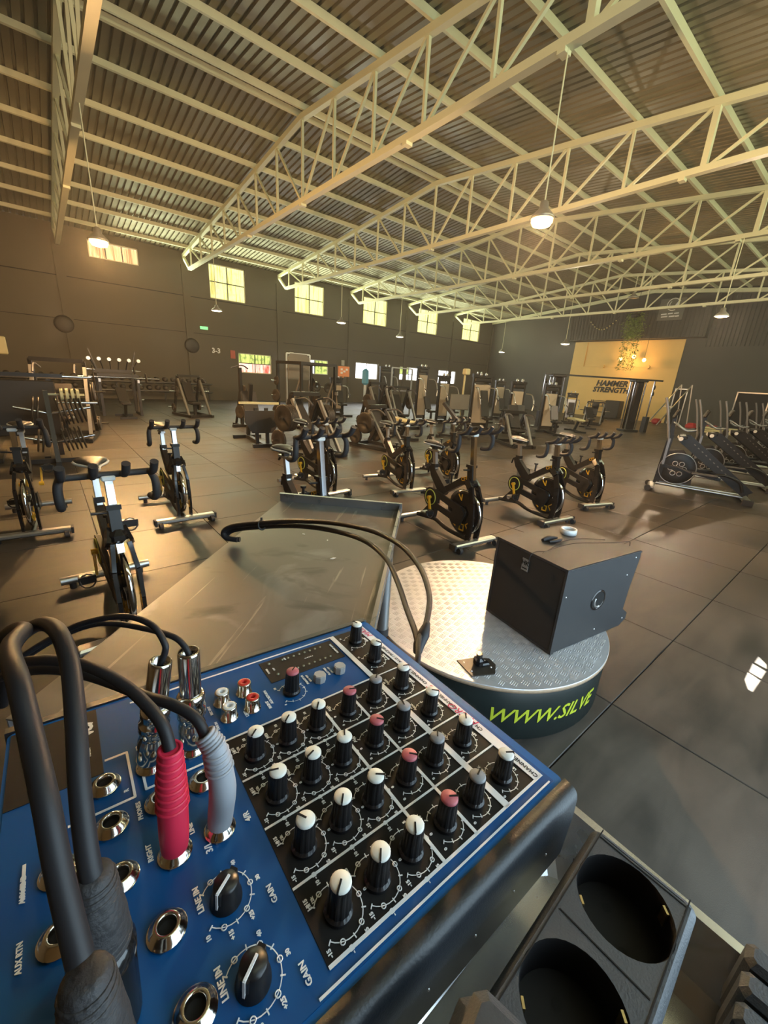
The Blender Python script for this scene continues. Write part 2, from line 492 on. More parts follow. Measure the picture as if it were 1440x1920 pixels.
UPX = [(2.35, 4.28), (7.36, 9.24), (12.16, 14.16), (17.13, 19.18), (22.12, 24.2), (27.1, 29.3)]
upper = [(a, b, 5.12, 6.74) for a, b in UPX]; upper[0] = (2.35, 4.26, 5.97, 6.66)
lower = [(8.66, 10.63, 1.53, 2.58), (12.56, 14.52, 1.70, 2.57), (16.68, 18.6, 1.58, 2.65), (20.65, 22.62, 1.68, 2.62), (24.78, 26.85, 1.60, 2.62)]
wl = MB()
wall_cells(wl, X0 - .25, X1 + .25, -.02, EAVE + RT - .012, upper + lower, lambda mb, a, b, c, d: mb.box(((a + b) / 2, Y1 + .125, (c + d) / 2), (b - a, .25, d - c)))
wall_left = wl.build('wall_left', 'wall', kind='structure')
# seam between cast panels and pilasters of the long wall
seam = MB(); seam.box(((X0 + X1) / 2, Y1 - .006, 5.04), (X1 - X0, .012, .035)); seam.box(((X0 + X1) / 2, Y1 - .006, 3.35), (X1 - X0, .010, .02))
seam.build('panel_seam', 'joint', wall_left)
for k in range(7):
    q = MB(); q.box((1.25 + 4.96 * k, Y1 - .04, 3.2), (.34, .08, 6.4)); q.build('pilaster', 'wall', wall_left)
wf = MB(); wf.prism([(Y0 - .25, -.02), (Y1 + .25, -.02), (Y1 + .25, roof_z(Y1) + .1), (YR, RIDGE + .15), (Y0 - .25, roof_z(Y0) + .1)], X0 - .25, X0,
                    X=Matrix(((0, 0, 1, 0), (1, 0, 0, 0), (0, 1, 0, 0), (0, 0, 0, 1))))
wf.build('wall_front', 'wall', kind='structure')
wb = MB(); wb.prism([(Y0 - .25, -.02), (Y1 + .25, -.02), (Y1 + .25, roof_z(Y1) + .1), (YR, RIDGE + .15), (Y0 - .25, roof_z(Y0) + .1)], X1, X1 + .25,
                    X=Matrix(((0, 0, 1, 0), (1, 0, 0, 0), (0, 1, 0, 0), (0, 0, 0, 1))))
wall_back = wb.build('wall_back', 'wall_end', kind='structure')
wr = MB()
nearwin = [(a, b, 5.12, 6.6) for a, b in UPX]
door_hole = (0.3, 4.1, -.02, 3.4)
wall_cells(wr, X0 - .25, X1 + .25, -.02, EAVE + RT - .04, nearwin + [door_hole], lambda mb, a, b, c, d: mb.box(((a + b) / 2, Y0 - .125, (c + d) / 2), (b - a, .25, d - c)))
wall_right = wr.build('wall_right', 'wall', kind='structure')

# windows -----------------------------------------------------------
PM = [pane_mat('painted_lamplight_pane', (0.90, 0.58, 0.30), (0.45, 0.27, 0.12), 0.95, 7.0, 0.6),  # orange lamp light put into the pane's own colour and glow
      pane_mat('yellow_ribbed_pane', (0.95, 0.95, 0.42), (0.50, 0.48, 0.14), 1.0, 8.0, 0.5, 0.25),
      pane_mat('yellow_ribbed_pane_b', (0.96, 0.96, 0.42), (0.66, 0.64, 0.20), 1.05, 8.0, 0.5, 0.0)]
PL = [pane_mat('hedge_pane', (0.60, 0.72, 0.20), (0.12, 0.18, 0.03), 1.0, 9.0, 0.35, 0.7, (0.14, 0.20, 0.05)),
      pane_mat('bright_pane', (1.0, 0.98, 0.95), (0.8, 0.86, 1.0), 3.2, 1.0, 0.9),
      pane_mat('rosy_pane', (1.0, 0.62, 0.52), (0.45, 0.07, 0.05), 1.3, 3.0, 0.6, 0.4, (0.9, 0.6, 0.5))]


def window(n, a, b, c, d, y, into, panes, fm='steel_paint', cross=True, hbar=0.5, vbars=1):
    w_ = MB(); t = .045; yy = y + into * .10
    for z in (c + t / 2, d - t / 2): w_.box(((a + b) / 2, yy, z), (b - a, .07, t))
    for x in (a + t / 2, b - t / 2): w_.box((x, yy, (c + d) / 2), (t, .07, d - c))
    win = w_.build('window_%d' % n, fm, kind='structure')
    if hbar:
        q = MB(); q.box(((a + b) / 2, yy, c + (d - c) * hbar), (b - a - 2 * t, .05, .04)); q.build('glazing_bar', 'black', win)
    for k in range(vbars):
        q = MB(); q.box((a + (b - a) * (k + 1) / (vbars + 1), yy, (c + d) / 2), (.035, .05, d - c - 2 * t)); q.build('glazing_bar', 'black', win)
    xs = [a + t + (b - a - 2 * t) * i / (vbars + 1) for i in range(vbars + 2)]
    zs = [c + t, c + (d - c) * hbar, d - t] if hbar else [c + t, d - t]
    k = 0
    for zi in range(len(zs) - 1):
        for xi in range(len(xs) - 1):
            pw = xs[xi + 1] - xs[xi]; q = MB(); nn = max(4, int(pw / .075)) if cross else 1
            # ribbed sheet
            yb = y + into * .15
            vs = []; fs = []
            for i in range(nn * 2 + 1):
                x = xs[xi] + pw * i / (nn * 2); off = .012 if (i % 2 and cross) else 0
                vs += [(x, yb + off, zs[zi]), (x, yb + off, zs[zi + 1])]
            for i in range(nn * 2): fs.append((2 * i, 2 * i + 2, 2 * i + 3, 2 * i + 1))
            q.add(vs, fs, 0, False)
            q.build('pane', panes[k % len(panes)], win); k += 1
    return win


for i, (a, b, c, d) in enumerate(upper):
    if i == 0: window(1, a, b, c, d, Y1, 1, [PM[0]], vbars=2, hbar=0)
    else: window(i + 1, a, b, c, d, Y1, 1, [PM[1] if i in (1,) else PM[2]], vbars=1)
LP = [[PL[2], PL[2], PL[0], PL[0]], [PL[1], PL[0]], [PL[1]], [PL[1], PL[1], PL[0], PL[1]], [PL[1]]]
for i, (a, b, c, d) in enumerate(lower):
    window(7 + i, a, b, c, d, Y1, 1, LP[i], fm='white' if i else 'steel_paint', cross=(i == 0), hbar=(.5, 0, 0, .45, 0)[i], vbars=1)
for i, (a, b, c, d) in enumerate(nearwin):
    window(12 + i, a, b, c, d, Y0, -1, [PM[2]], vbars=1)

# roof ---------------------------------------------------------------
ceil = thing('ceiling', None, None); ceil['kind'] = 'structure'
del_l = math.atan2(RIDGE - EAVE, Y1 - YR)


def sheet_mb(y_in, y_out):
    """one-metre corrugated sheet running down the slope; rib pitch 0.2 m"""
    s = MB(); prof = []
    for k in range(5):
        x = k * .2
        prof += [(x, 0), (x + .130, 0), (x + .142, .05), (x + .188, .05)]
    prof = [p for p in prof if p[0] <= 1.0]; prof.append((1.0, 0))
    vs = []; ys = [y_in, y_out]
    for x, z in prof:
        for y in ys: vs.append((x, y, roof_z(y) + RT + z))
    n = len(prof)
    s.add(vs, [(2 * i, 2 * i + 1, 2 * i + 3, 2 * i + 2) for i in range(n - 1)])
    return s


sl = sheet_mb(YR, Y1 + .5).build('roof_sheet', 'roof', ceil); sr = sheet_mb(YR, Y0 - .5).build('roof_sheet', 'roof', ceil)
sl.location.x = sr.location.x = -4
for i in range(-3, 32):
    for s0 in (sl, sr):
        if i == 3 and s0 is sr: continue
        o = s0.copy(); COL.objects.link(o); o.location = (i, 0, 0)
# sheet split for an added plate, slots shaped to cast the bright floor patch
SUNV = Vector((-.05, -.12, -1))
PATCH = [[(3.478, 0.12), (3.409, 0.07), (3.352, 0.06), (3.369, 0.122)], [(3.342, 0.127), (3.313, 0.058), (3.192, 0.062), (3.213, 0.123)], [(3.197, 0.127), (3.168, 0.062), (2.99, 0.069), (2.991, 0.089), (3.088, 0.122)]]
va, vb = .84, 1.30
q = sheet_mb(YR, vb); q.build('roof_sheet', 'roof', ceil).location.x = 3
q = sheet_mb(va, Y0 - .5); q.build('roof_sheet', 'roof', ceil).location.x = 3
q = MB(); zv = roof_z(1.0) + RT + .01; k_ = -zv / SUNV.z
polys = [[(x - SUNV.x * k_, y - SUNV.y * k_) for x, y in P_] for P_ in PATCH]
bm = bmesh.new(); out = [(2.98, va - .03), (4.02, va - .03), (4.02, vb + .03), (2.98, vb + .03)]
edges = []
for ring in [out] + polys:
    vv = [bm.verts.new((x, y, zv + (roof_z(y) - roof_z(1.0)))) for x, y in ring]
    edges += [bm.edges.new((vv[i], vv[(i + 1) % len(vv)])) for i in range(len(vv))]
bmesh.ops.triangle_fill(bm, use_beauty=True, edges=edges, normal=(0, 0, 1))
bm.verts.index_update(); q.add([v.co.copy() for v in bm.verts], [tuple(v.index for v in f.verts) for f in bm.faces]); bm.free()
q.build('sun_patch_mask', 'roof', ceil)
rd = MB(); rd.box((13.6, YR, RIDGE + RT + .07), (36, .6, .03)); rd.build('ridge_cap', 'roof', ceil)
# purlins
PUR = [0.75, 2.35, 3.92, 5.42, 6.88, 8.40, 10.03, 11.50, 11.84, 13.15, 14.78, 16.33, 17.98, 19.65, 21.25, 22.95]
for y in PUR:
    q = MB(); z = roof_z(y) + .03
    a = del_l if y < YR else -del_l
    q.box(((X0 + X1) / 2, y, z), (X1 - X0, .07, .13), rx=a); q.box(((X0 + X1) / 2, y + .03, z + .058), (X1 - X0, .10, .012), rx=a)
    q.build('purlin', 'steel_paint', ceil)


# trusses ------------------------------------------------------------
def top_z(y): return roof_z(y) - .12


def truss(x, label, half=1.0):
    t = thing('roof_truss', label, 'roof truss', (x, 0, 0))
    B = 6.08; yl, yr = Y1 - .95, Y0 + .95
    L = MB(); L.beam((0, Y1, top_z(Y1) + .02), (0, YR, top_z(YR)), .13, .13); L.beam((0, YR, top_z(YR)), (0, Y0, top_z(Y0)), .13, .13)
    L.build('top_chord', 'steel_paint', t)
    L = MB(); L.beam((0, yl, B), (0, yr, B), .15, .12); L.build('bottom_chord', 'steel_paint', t)
    for yy, e in ((yl, Y1), (yr, Y0)):
        q = MB(); q.beam((0, yy, B), (0, e, top_z(e)), .11, .11); q.build('end_strut', 'steel_paint', t)
    nodes = [YR - k * 1.56 for k in range(0, 8)]; nodesL = [YR + k * 1.56 for k in range(1, 8)]
    for y in nodes + nodesL:
        if y < Y0 + .8 or y > Y1 - .8: continue
        q = MB(); wv = .06 if abs(y - 3.86) > .1 else .11
        q.beam((0, y, B), (0, y, top_z(y)), wv, wv, up=(0, 1, 0)); q.build('vertical_bar', 'steel_paint', t)
    for k in range(1, 8):
        for sgn in (1, -1):
            y = YR + sgn * k * 1.56; yi = YR + sgn * (k - 1) * 1.56
            if y < Y0 + .8 or y > Y1 - .8: continue
            q = MB(); q.beam((0, yi + sgn * .10, B + .05), (0, y - sgn * .06, top_z(y) - .05), .055, .055); q.build('diagonal_bar', 'steel_paint', t)
    for y in (11.66, 7.4, 4.2, 15.5):
        q = MB(); q.box((0, y, B - .085), (.16, .12, .06)); q.build('cable_clip', 'steel_paint', t)
    return t


TL = ['cream lattice roof truss nearest the camera, seen edge on at the upper left',
      'big cream lattice roof truss crossing the top of the view, second from the camera',
      'cream lattice roof truss with the bright orange lamp seen against its bottom chord',
      'cream lattice roof truss fourth from the camera, its tip over the middle high windows',
      'cream lattice roof truss fifth from the camera, its tip over the fourth full high window',
      'cream lattice roof truss farthest from the camera, its tip over the last high window']
for k in range(6):
    truss(1.25 + 4.95 * k, TL[k])
q = MB(); q.beam((30.85, Y1, top_z(Y1)), (30.85, YR, top_z(YR)), .16, .2); q.beam((30.85, YR, top_z(YR)), (30.85, Y0, top_z(Y0)), .16, .2)
q.build('trim_1', 'steel_paint', kind='structure')

# end wall: yellow painted field, boxed-out cladding, signs ------------
q = MB(); q.box((X1 - .015, 12.75, 2.53), (.03, 6.95, 5.06)); yel = q.build('painted_panel', 'yellow', wall_back)
q = MB()
q.box((X1 - .045, 12.75, 3.42), (.03, 6.9, .07)); [q.cyl((X1 - .05, y, 3.42), (X1 - .12, y, 3.42), .11, n=10) for y in (13.9, 11.0)]
q.cyl((X1 - .06, 15.3, 3.4), (X1 - .06, 15.3, 5.0), .04, n=6); q.build('wall_conduit', 'yellow', wall_back)
q = MB()
y = 8.2
for k in range(40):
    yy = 8.2 + k * .21
    q.add([(30.3, yy, 5.1), (30.3, yy + .12, 5.1), (30.34, yy + .15, 5.1), (30.34, yy + .21, 5.1), (30.3, yy, 7.0), (30.3, yy + .12, 7.0), (30.34, yy + .15, 7.0), (30.34, yy + .21, 7.0)],
          [(0, 4, 5, 1), (1, 5, 6, 2), (2, 6, 7, 3)])
q.box((30.68, 12.4, 6.05), (.62, 8.4, 1.9)); q.build('boxed_cladding', 'wall_end', wall_back)
q = MB()
for k in range(46):
    yy = Y0 + .05 + k * .2; z1 = roof_z(yy) - .1
    q.add([(X1 - .01, yy, 4.6), (X1 - .01, yy + .11, 4.6), (X1 - .06, yy + .14, 4.6), (X1 - .06, yy + .19, 4.6),
           (X1 - .01, yy, z1), (X1 - .01, yy + .11, z1), (X1 - .06, yy + .14, z1), (X1 - .06, yy + .19, z1)], [(0, 4, 5, 1), (1, 5, 6, 2), (2, 6, 7, 3)])
q.build('ribbed_cladding', 'wall_end', wall_back)
# black lettering on the yellow field (reads along -y seen from the hall)
XT = Matrix(((0, 0, -1, X1 - .035), (-1, 0, 0, 0), (0, 1, 0, 0), (0, 0, 0, 1)))
q = MB()
q.text('HAMMER', .52, XT @ Matrix.Translation((-13.05, 2.28, 0)), bold=.02, ext=.02, shear=.2)
q.text('STRENGTH', .48, XT @ Matrix.Translation((-13.05, 1.85, 0)), bold=.02, ext=.02, shear=.2)
q.build('wall_sign', 'black', label='large black two-line lettering standing on the yellow end wall', cat='sign')
q = MB(); q.box((30.27, 10.25, 6.68), (.05, 1.35, 1.2)); lp = q.build('logo_board', 'grey_panel', label='grey board with a pale ring emblem high on the end wall', cat='sign')
q = MB(); XL = Matrix(((0, 0, -1, 30.235), (-1, 0, 0, -0), (0, 1, 0, 0), (0, 0, 0, 1)))
q.torus((-10.2, 6.95, 0), .33, .025, X=XL, a0=.6, a1=5.2); q.torus((-10.2, 6.95, 0), .2, .02, X=XL, a0=2.2, a1=6.6)
q.box((-10.0, 6.98, 0), (.10, .42, .02), X=XL, rz=-.5)
for k, (dx, dz, ww) in enumerate([(-.35, -.52, .3), (0, -.5, .26), (.32, -.5, .24), (-.3, -.66, .34), (.1, -.66, .3), (.38, -.66, .2)]):
    q.box((-10.25 + dx, 6.95 + dz, 0), (ww, .07, .02), X=XL, rz=.05)
q.build('emblem', 'white_ink', lp)

# doorway recesses with pale frame in the end wall
for k, (ya, yb, z1) in enumerate([(4.55, 6.0, 2.12), (8.45, 9.1, 2.15)]):
    q = MB(); q.box((X1 - .02, (ya + yb) / 2, z1 / 2), (.03, yb - ya, z1)); d_ = q.build('door_%d' % (k + 1), 'panel_black', kind='structure')
    q = MB()
    q.box((X1 - .05, ya, z1 / 2), (.05, .06, z1)); q.box((X1 - .05, yb, z1 / 2), (.05, .06, z1)); q.box((X1 - .05, (ya + yb) / 2, z1), (.05, yb - ya + .06, .06))
    q.build('door_frame', 'silver', d_)

# small wall signs on the long wall
def wall_plate(name, x, z, w_, h_, ms, label, cat):
    q = MB(); q.box((x, Y1 - .03, z), (w_, .04, h_)); return q.build(name, ms, label=label, cat=cat)
wall_plate('exit_sign', 6.92, 3.64, .38, .14, 'green_sign', 'small green lit exit sign high on the dark window wall', 'sign')
q = MB(); q.box((7.46, Y1 - .03, 2.57), (.5, .03, .3)); nb = q.build('wall_number', 'wall', label='dark plate with the pale figures 3-3 left of the low windows', cat='sign')
q = MB(); q.text('3-3', .34, Matrix(((1, 0, 0, 7.46), (0, 0, 1, Y1 - .055), (0, 1, 0, 2.57), (0, 0, 0, 1))), bold=.012, ext=.002)
q.build('lettering', 'white_ink', nb)
wall_plate('red_notice', 8.35, 2.46, .26, .42, 'red_sign', 'small red notice beside the first low window', 'sign')
wall_plate('paper_notice', 11.9, 2.72, .25, .32, 'paper', 'cream paper notice pinned left of the second low window', 'notice')
wall_plate('paper_notice', 15.6, 2.52, .22, .34, 'paper', 'pale paper notice between the second and third low windows', 'notice')
for x, z, lb in [(1.05, 3.12, 'dark oval wall fan far left on the window wall'), (6.25, 2.72, 'dark round wall fan low on the window wall below the exit sign')]:
    q = MB(); q.lathe([(.01, .06), (.26, .055), (.34, .03), (.36, 0), (.01, 0)], X=Matrix.Translation((x, Y1 - .082, z)) @ rot_to((0, -1, 0)))
    f_ = q.build('wall_fan', 'dark_panel', label=lb, cat='fan')

# hanging lamps --------------------------------------------------------
def lamp(x, y, z, ztop, label, glass, power=0.0, color=(1, .6, .3), big=1.0, soft=.09):
    t = thing('pendant_lamp', label, 'lamp', (x, y, z))
    q = MB(); q.cyl((0, 0, .2), (0, 0, ztop - z), .012, n=6); q.build('cord', 'steel_paint', t)
    q = MB(); q.lathe([(.03, .24), (.06, .22), (.07, .14), (.2 * big, .05), (.23 * big, .0), (.21 * big, .0), (.06, .10), (.03, .11)], n=16); q.build('reflector', 'lamp_shell', t)
    dp = .10 if glass == 'lamp_hot' else .02
    q = MB(); q.lathe([(.0, -dp), (.16 * big, -dp * .8), (.20 * big, -dp * .3), (.20 * big, .005), (.16 * big, .03), (.0, .035)], n=16); q.build('bulb', glass, t)
    if power:
        light('lamp_light', 'POINT', (x, y, z - .12), power, color, soft)
    return t


B_ = 6.02
lamp(6.2, 4.14, 4.05, B_, 'brightest orange pendant lamp, hanging from the second truss at upper right', 'lamp_hot', 1450, (1.0, .60, .30), .8)
lamp(1.25, 10.73, 3.88, B_, 'glowing orange pendant lamp at upper left in front of the high window', 'lamp_hot', 2100, (1.0, .55, .22), .8)
lamp(16.0, 4.05, 4.0, B_, 'glowing pinkish pendant lamp near the right edge before the ribbed cladding', 'lamp_warm', 420, (1.0, .75, .5), .8)
lamp(6.2, 19.4, 4.0, B_, 'small dim pendant lamp hanging just below the second high window', 'lamp_dim', 40, (1, .9, .7))
lamp(11.1, 17.2, 3.1 + .9, B_, 'small dim pendant lamp over the power rack left of centre', 'lamp_dim', 30, (1, .9, .7))
lamp(16.05, 18.78, 3.97, B_, 'small dim pendant lamp below the gap between middle high windows', 'lamp_dim', 40, (1, .9, .7))
lamp(26.0, 19.0, 4.0, B_, 'small dim pendant lamp right of the last high window', 'lamp_dim', 40, (1, .9, .7))
lamp(21.1, 11.6, 3.9, B_, 'wide-shaded dim pendant lamp left of the yellow wall top corner', 'lamp_dim', 300, (1, .85, .6))
lamp(21.1, 8.8, 5.75, B_ + .6, 'small unlit pendant lamp high beside the hanging plant', 'lamp_shell')

# amber pendants under the hanging plant
for (y, z, lb) in [(12.55, 3.85, 'left amber globe lamp under the hanging plant'), (11.75, 4.0, 'middle amber globe lamp under the hanging plant'), (11.1, 3.8, 'right amber globe lamp under the hanging plant')]:
    t = thing('globe_lamp', lb, 'lamp', (30.3, y, z))
    q = MB(); q.lathe([(.0, -.12), (.08, -.09), (.12, 0), (.08, .09), (.02, .12)], n=12); q.build('globe', 'lamp_warm', t)
    q = MB(); q.cyl((0, 0, .1), (0, 0, 5.2 - z), .01, n=5); q.build('cord', 'black', t)
light('globe_light', 'POINT', (29.9, 11.9, 3.9), 95, (1, .5, .15), .15)

# hanging plant and garland
t = thing('hanging_plant', 'long trailing green plant hanging in front of the yellow wall', 'plant', (29.6, 11.93, 5.3))
q = MB(); q.lathe([(.01, .95), (.25, .95), (.3, 1.15), (.26, 1.15), (.02, 1.0)], n=12); q.cyl((0, 0, 1.1), (0, 0, 2.66), .012, n=5); q.build('hanging_pot', 'dark_panel', t)
q = MB(); rnd = random.Random(3)
for k in range(1500):
    if rnd.random() < .62:
        z = rnd.uniform(-.25, 1.2); r_ = .75 * (1 - abs(z - .55) * .5); py = rnd.gauss(0, r_ * .45)
    else:
        z = rnd.uniform(-2.2, .2); py = rnd.choice((-.45, -.2, .1, .38)) + rnd.gauss(0, .07)
    px = rnd.gauss(0, .12); a = rnd.uniform(0, 6.28); s_ = rnd.uniform(.05, .11)
    X_ = Matrix.Translation((px, py, z)) @ Euler((rnd.uniform(-1, 1), rnd.uniform(-1, 1), a)).to_matrix().to_4x4()
    q.add([(0, -s_, 0), (s_ * .35, 0, .01), (0, s_, 0), (-s_ * .35, 0, .01)], [(0, 1, 2, 3)], 0, False, X_)
q.build('foliage', 'leaf', t, kind='stuff')
q = MB()
for yy in (-.45, -.2, .1, .38): q.tube([(0, yy * .5, 1.0), (.02, yy, .2), (0, yy, -1), (.02, yy, -2.2)], .008, n=4)
q.build('stem', 'leaf', t)
q = MB(); P_ = [(30.262, 15.2 - 2.0 * k / 12, 6.5 - .7 * math.sin(PI * k / 12) - .3 * k / 12 * 0) for k in range(13)]
q.tube(P_, .015, n=5)
for p in P_[1:-1]: q.lathe([(.0, -.06), (.035, -.03), (.035, .02), (0, .04)], X=Matrix.Translation((p[0], p[1], p[2] - .05)), n=6, mi=1)
q.build('light_garland', ['black', 'cream'], label='drooping string of small bulbs left of the hanging plant', cat='light string')

# ================================================================== SPIN BIKES  (local x = forward, z = up)
YM = Matrix(((1, 0, 0, 0), (0, 0, 1, 0), (0, 1, 0, 0), (0, 0, 0, 1)))   # outline (x, z) extruded along y


def make_bike():
    t = thing('spin_bike', 'spin bike', 'exercise bike', group='spin bikes on the rubber floor')
    q = MB(); q.box((.50, 0, .065), (.085, .60, .045), 0, bev=.012)
    for s_ in (-1, 1):
        q.cyl((.56, s_ * .24, .035), (.56, s_ * .275, .035), .033, 1, n=12); q.cyl((.48, s_ * .25, 0), (.48, s_ * .25, .05), .022, 1, n=8); q.box((.50, s_ * .30, .06), (.09, .02, .06), 1)
    q.build('front_stabilizer', ['silver', 'rubber'], t)
    q = MB(); q.tube([(-.50, -.29, .07), (-.50, .29, .07)], .030, 0, n=10)
    for s_ in (-1, 1): q.cyl((-.50, s_ * .22, 0), (-.50, s_ * .22, .06), .022, 1, n=8)
    q.build('rear_stabilizer', ['silver', 'rubber'], t)
    q = MB(); q.tube([(-.49, 0, .075), (-.30, 0, .10), (-.14, 0, .115), (.02, 0, .075), (.20, 0, .06), (.48, 0, .065)], .026, n=8); q.build('base_tube', 'black', t)
    # fork legs hug the flywheel
    for s_ in (-1, 1):
        q = MB(); pr = [(.455, .07), (.475, .30), (.455, .48), (.40, .63), (.33, .70)]
        for a, b in zip(pr[:-1], pr[1:]): q.beam((a[0], s_ * .062, a[1]), (b[0], s_ * .062 * (1 if b[1] < .6 else .7), b[1]), .022, .062, up=(1, 0, 0))
        q.build('fork_leg', 'black_gloss', t)
    q = MB(); q.box((.345, 0, .665), (.14, .115, .09), bev=.03); q.build('fork_crown', 'black_gloss', t)
    # flywheel
    XF = Matrix.Translation((.30, 0, .335)) @ YM
    q = MB(); q.lathe([(.06, .020), (.20, .014), (.232, .018), (.232, -.018), (.20, -.014), (.06, -.020)], 0, n=36, X=XF)
    q.lathe([(.232, .018), (.246, .012), (.246, -.012), (.232, -.018)], 1, n=36, X=XF); q.lathe([(0, .032), (.055, .030), (.06, .0), (.055, -.030), (0, -.032)], 0, n=16, X=XF)
    fw = q.build('flywheel', ['black_gloss', 'chrome'], t)
    q = MB()
    for s_ in (-1, 1):
        XD = Matrix.Translation((.30, s_ * .019, .335)) @ YM

        def bar(cx, cz, w_, h_, a, mi): q.box((cx, cz, 0), (w_, h_, .003), mi, X=XD, rz=a)
        # amber letter outlines and a white chevron printed round the disc
        for k, (an, mi) in enumerate([(-2.2, 0), (-1.55, 0), (-.9, 0)]):
            cx, cz = .165 * math.cos(an), .165 * math.sin(an); tq = an + PI / 2
            dx, dz = math.cos(tq), math.sin(tq); nx, nz = math.cos(an), math.sin(an)
            for e in (-1, 1):
                bar(cx + nx * e * .032, cz + nz * e * .032, .066, .013, tq, mi)
                if not (k == 0 and e == 1): bar(cx + dx * e * .03, cz + dz * e * .03, .013, .066, tq, mi)
        an = -.25; cx, cz = .165 * math.cos(an), .165 * math.sin(an)
        bar(cx, cz - .02, .014, .085, an + .45, 1); bar(cx - .03, cz + .035, .075, .014, an + .1, 1)
        an = 1.9; cx, cz = .165 * math.cos(an), .165 * math.sin(an)
        bar(cx - .015, cz, .013, .07, an - 1.2, 0); bar(cx + .015, cz, .013, .07, an - 1.95, 0)
        bar(.165 * math.cos(.8), .165 * math.sin(.8), .03, .012, .4, 0); bar(.165 * math.cos(.8), .165 * math.sin(.8) - .022, .03, .012, .4, 0)
    q.build('printed_letters', ['gold', 'white_ink'], fw, kind='stuff')
    # chain cover with cut-out
    q = MB(); out = []
    for k in range(13):
        a = PI * .42 + k * (PI * 1.08) / 12; out.append((-.20 + .115 * math.cos(a), .375 + .115 * math.sin(a)))
    out += [(-.18, .255), (.10, .215), (.30, .185)]
    lower = [(-.10, .30), (.26, .235), (.26, .155), (-.20, .255)]
    q.prism([(-.155, .482), *out[1:13], (-.16, .262), (-.06, .262), (-.075, .43)], -.060, -.030, X=YM)
    q.prism([(-.155, .482), (-.08, .40), (.20, .34), (.30, .39)], -.060, -.030, X=YM); q.prism([(-.09, .262), (-.08, .335), (.20, .29), (.29, .20)], -.060, -.030, X=YM)
    q.prism([(.18, .19), (.18, .42), (.30, .40), (.36, .335), (.30, .19)], -.060, -.030, X=YM)
    q.build('chain_cover', 'black', t)
    q = MB(); q.torus((-.20, .375, -.062), .088, .006, 0, n=28, X=YM); q.build('cover_ring', 'lime', t)
    # rear foot bracket
    q = MB(); q.prism([(-.42, .09), (-.24, .29), (-.14, .29), (-.17, .10)], -.03, .03, X=YM); q.cyl((-.29, -.03, .15), (-.29, -.037, .15), .026, 1, n=12)
    q.build('rear_bracket', ['black', 'silver'], t)
    for s_, ex, ez in ((-1, .06, -.155), (1, -.06, .155)):
        q = MB(); q.beam((-.20, s_ * .085, .375), (-.20 + ex, s_ * .095, .375 + ez), .016, .028, up=(1, 0, 0)); q.cyl((-.20, s_ * .06, .375), (-.20, s_ * .1, .375), .02, n=10)
        cr = q.build('crank_arm', 'gold', t)
        q = MB(); q.box((-.20 + ex, s_ * .155, .375 + ez), (.095, .09, .025), 0, bev=.008); q.box((-.14 + ex, s_ * .155, .385 + ez), (.02, .10, .05), 1)
        q.torus((0, 0, 0), .045, .006, 1, n=12, X=Matrix.Translation((-.13 + ex, s_ * .155, .38 + ez)) @ rot_to((1, 0, .4)), a0=0, a1=PI * 2); q.build('pedal', ['silver', 'black'], cr)
    # V-shaped main frame
    q = MB(); q.prism([(-.315, .715), (-.255, .74), (-.03, .545), (.02, .50), (-.02, .44), (-.10, .44), (-.26, .60)], -.028, .028, X=YM); q.build('seat_frame', 'black', t)
    q = MB(); q.prism([(-.02, .545), (.02, .565), (.22, .70), (.36, .745), (.37, .665), (.24, .625), (.02, .485), (-.06, .46)], -.026, .026, X=YM)
    tf = q.build('top_frame', 'black', t)
    q = MB()
    for s_ in (-1, 1):
        XX = Matrix.Translation((.27, s_ * .0275, .695)) @ Euler((R(90), 0, 0 if s_ < 0 else PI)).to_matrix().to_4x4()
        q.text('CF7', .055, XX @ Matrix.Rotation(R(20) * (-s_), 4, 'Z'), bold=.001, ext=.0008)
    q.build('frame_lettering', 'gold', tf, kind='stuff')
    # posts
    q = MB(); q.beam((-.195, 0, .48), (-.265, 0, .90), .036, .045, up=(1, 0, 0)); q.build('seat_post', 'silver', t)
    q = MB(); q.box((-.245, 0, .735), (.07, .06, .04)); q.cyl((-.27, 0, .72), (-.34, 0, .70), .010, n=6); q.cyl((-.34, -.0, .70), (-.355, .0, .63), .010, n=6); q.build('seat_clamp', 'black', t)
    q = MB(); q.beam((.365, 0, .56), (.305, 0, 1.03), .038, .05, up=(1, 0, 0)); q.build('handlebar_post', 'chrome', t)
    q = MB(); q.beam((.352, 0, .66), (.330, 0, .83), .058, .07, up=(1, 0, 0)); q.box((.327, 0, .84), (.085, .075, .03)); q.cyl((.33, 0, .80), (.33, -.11, .81), .009, n=6); q.build('head_tube', 'black', t)
    # saddle on its slider
    q = MB(); q.box((-.275, 0, .905), (.20, .045, .022), 0); q.box((-.275, 0, .93), (.05, .05, .03), 1); q.cyl((-.36, 0, .90), (-.40, 0, .86), .012, 1, n=6); q.build('saddle_slider', ['silver', 'black'], t)
    q = MB(); sec = [(-.135, .02, .985), (-.12, .075, .99), (-.09, .098, .992), (-.04, .092, .985), (.0, .055, .978), (.06, .028, .975), (.12, .022, .970), (.145, .012, .962)]
    n = 10; vs = []; fs = []
    for (x, hw, z) in sec:
        for k in range(n):
            a = 2 * PI * k / n; zz = z + (.016 * math.sin(a) if math.sin(a) > 0 else .034 * math.sin(a)) - (.012 if abs(math.cos(a)) < .3 and math.sin(a) > 0 and x < 0 else 0)
            vs.append((x - .275, hw * math.cos(a), zz))
    for i in range(len(sec) - 1):
        for k in range(n): fs.append((i * n + k, i * n + (k + 1) % n, (i + 1) * n + (k + 1) % n, (i + 1) * n + k))
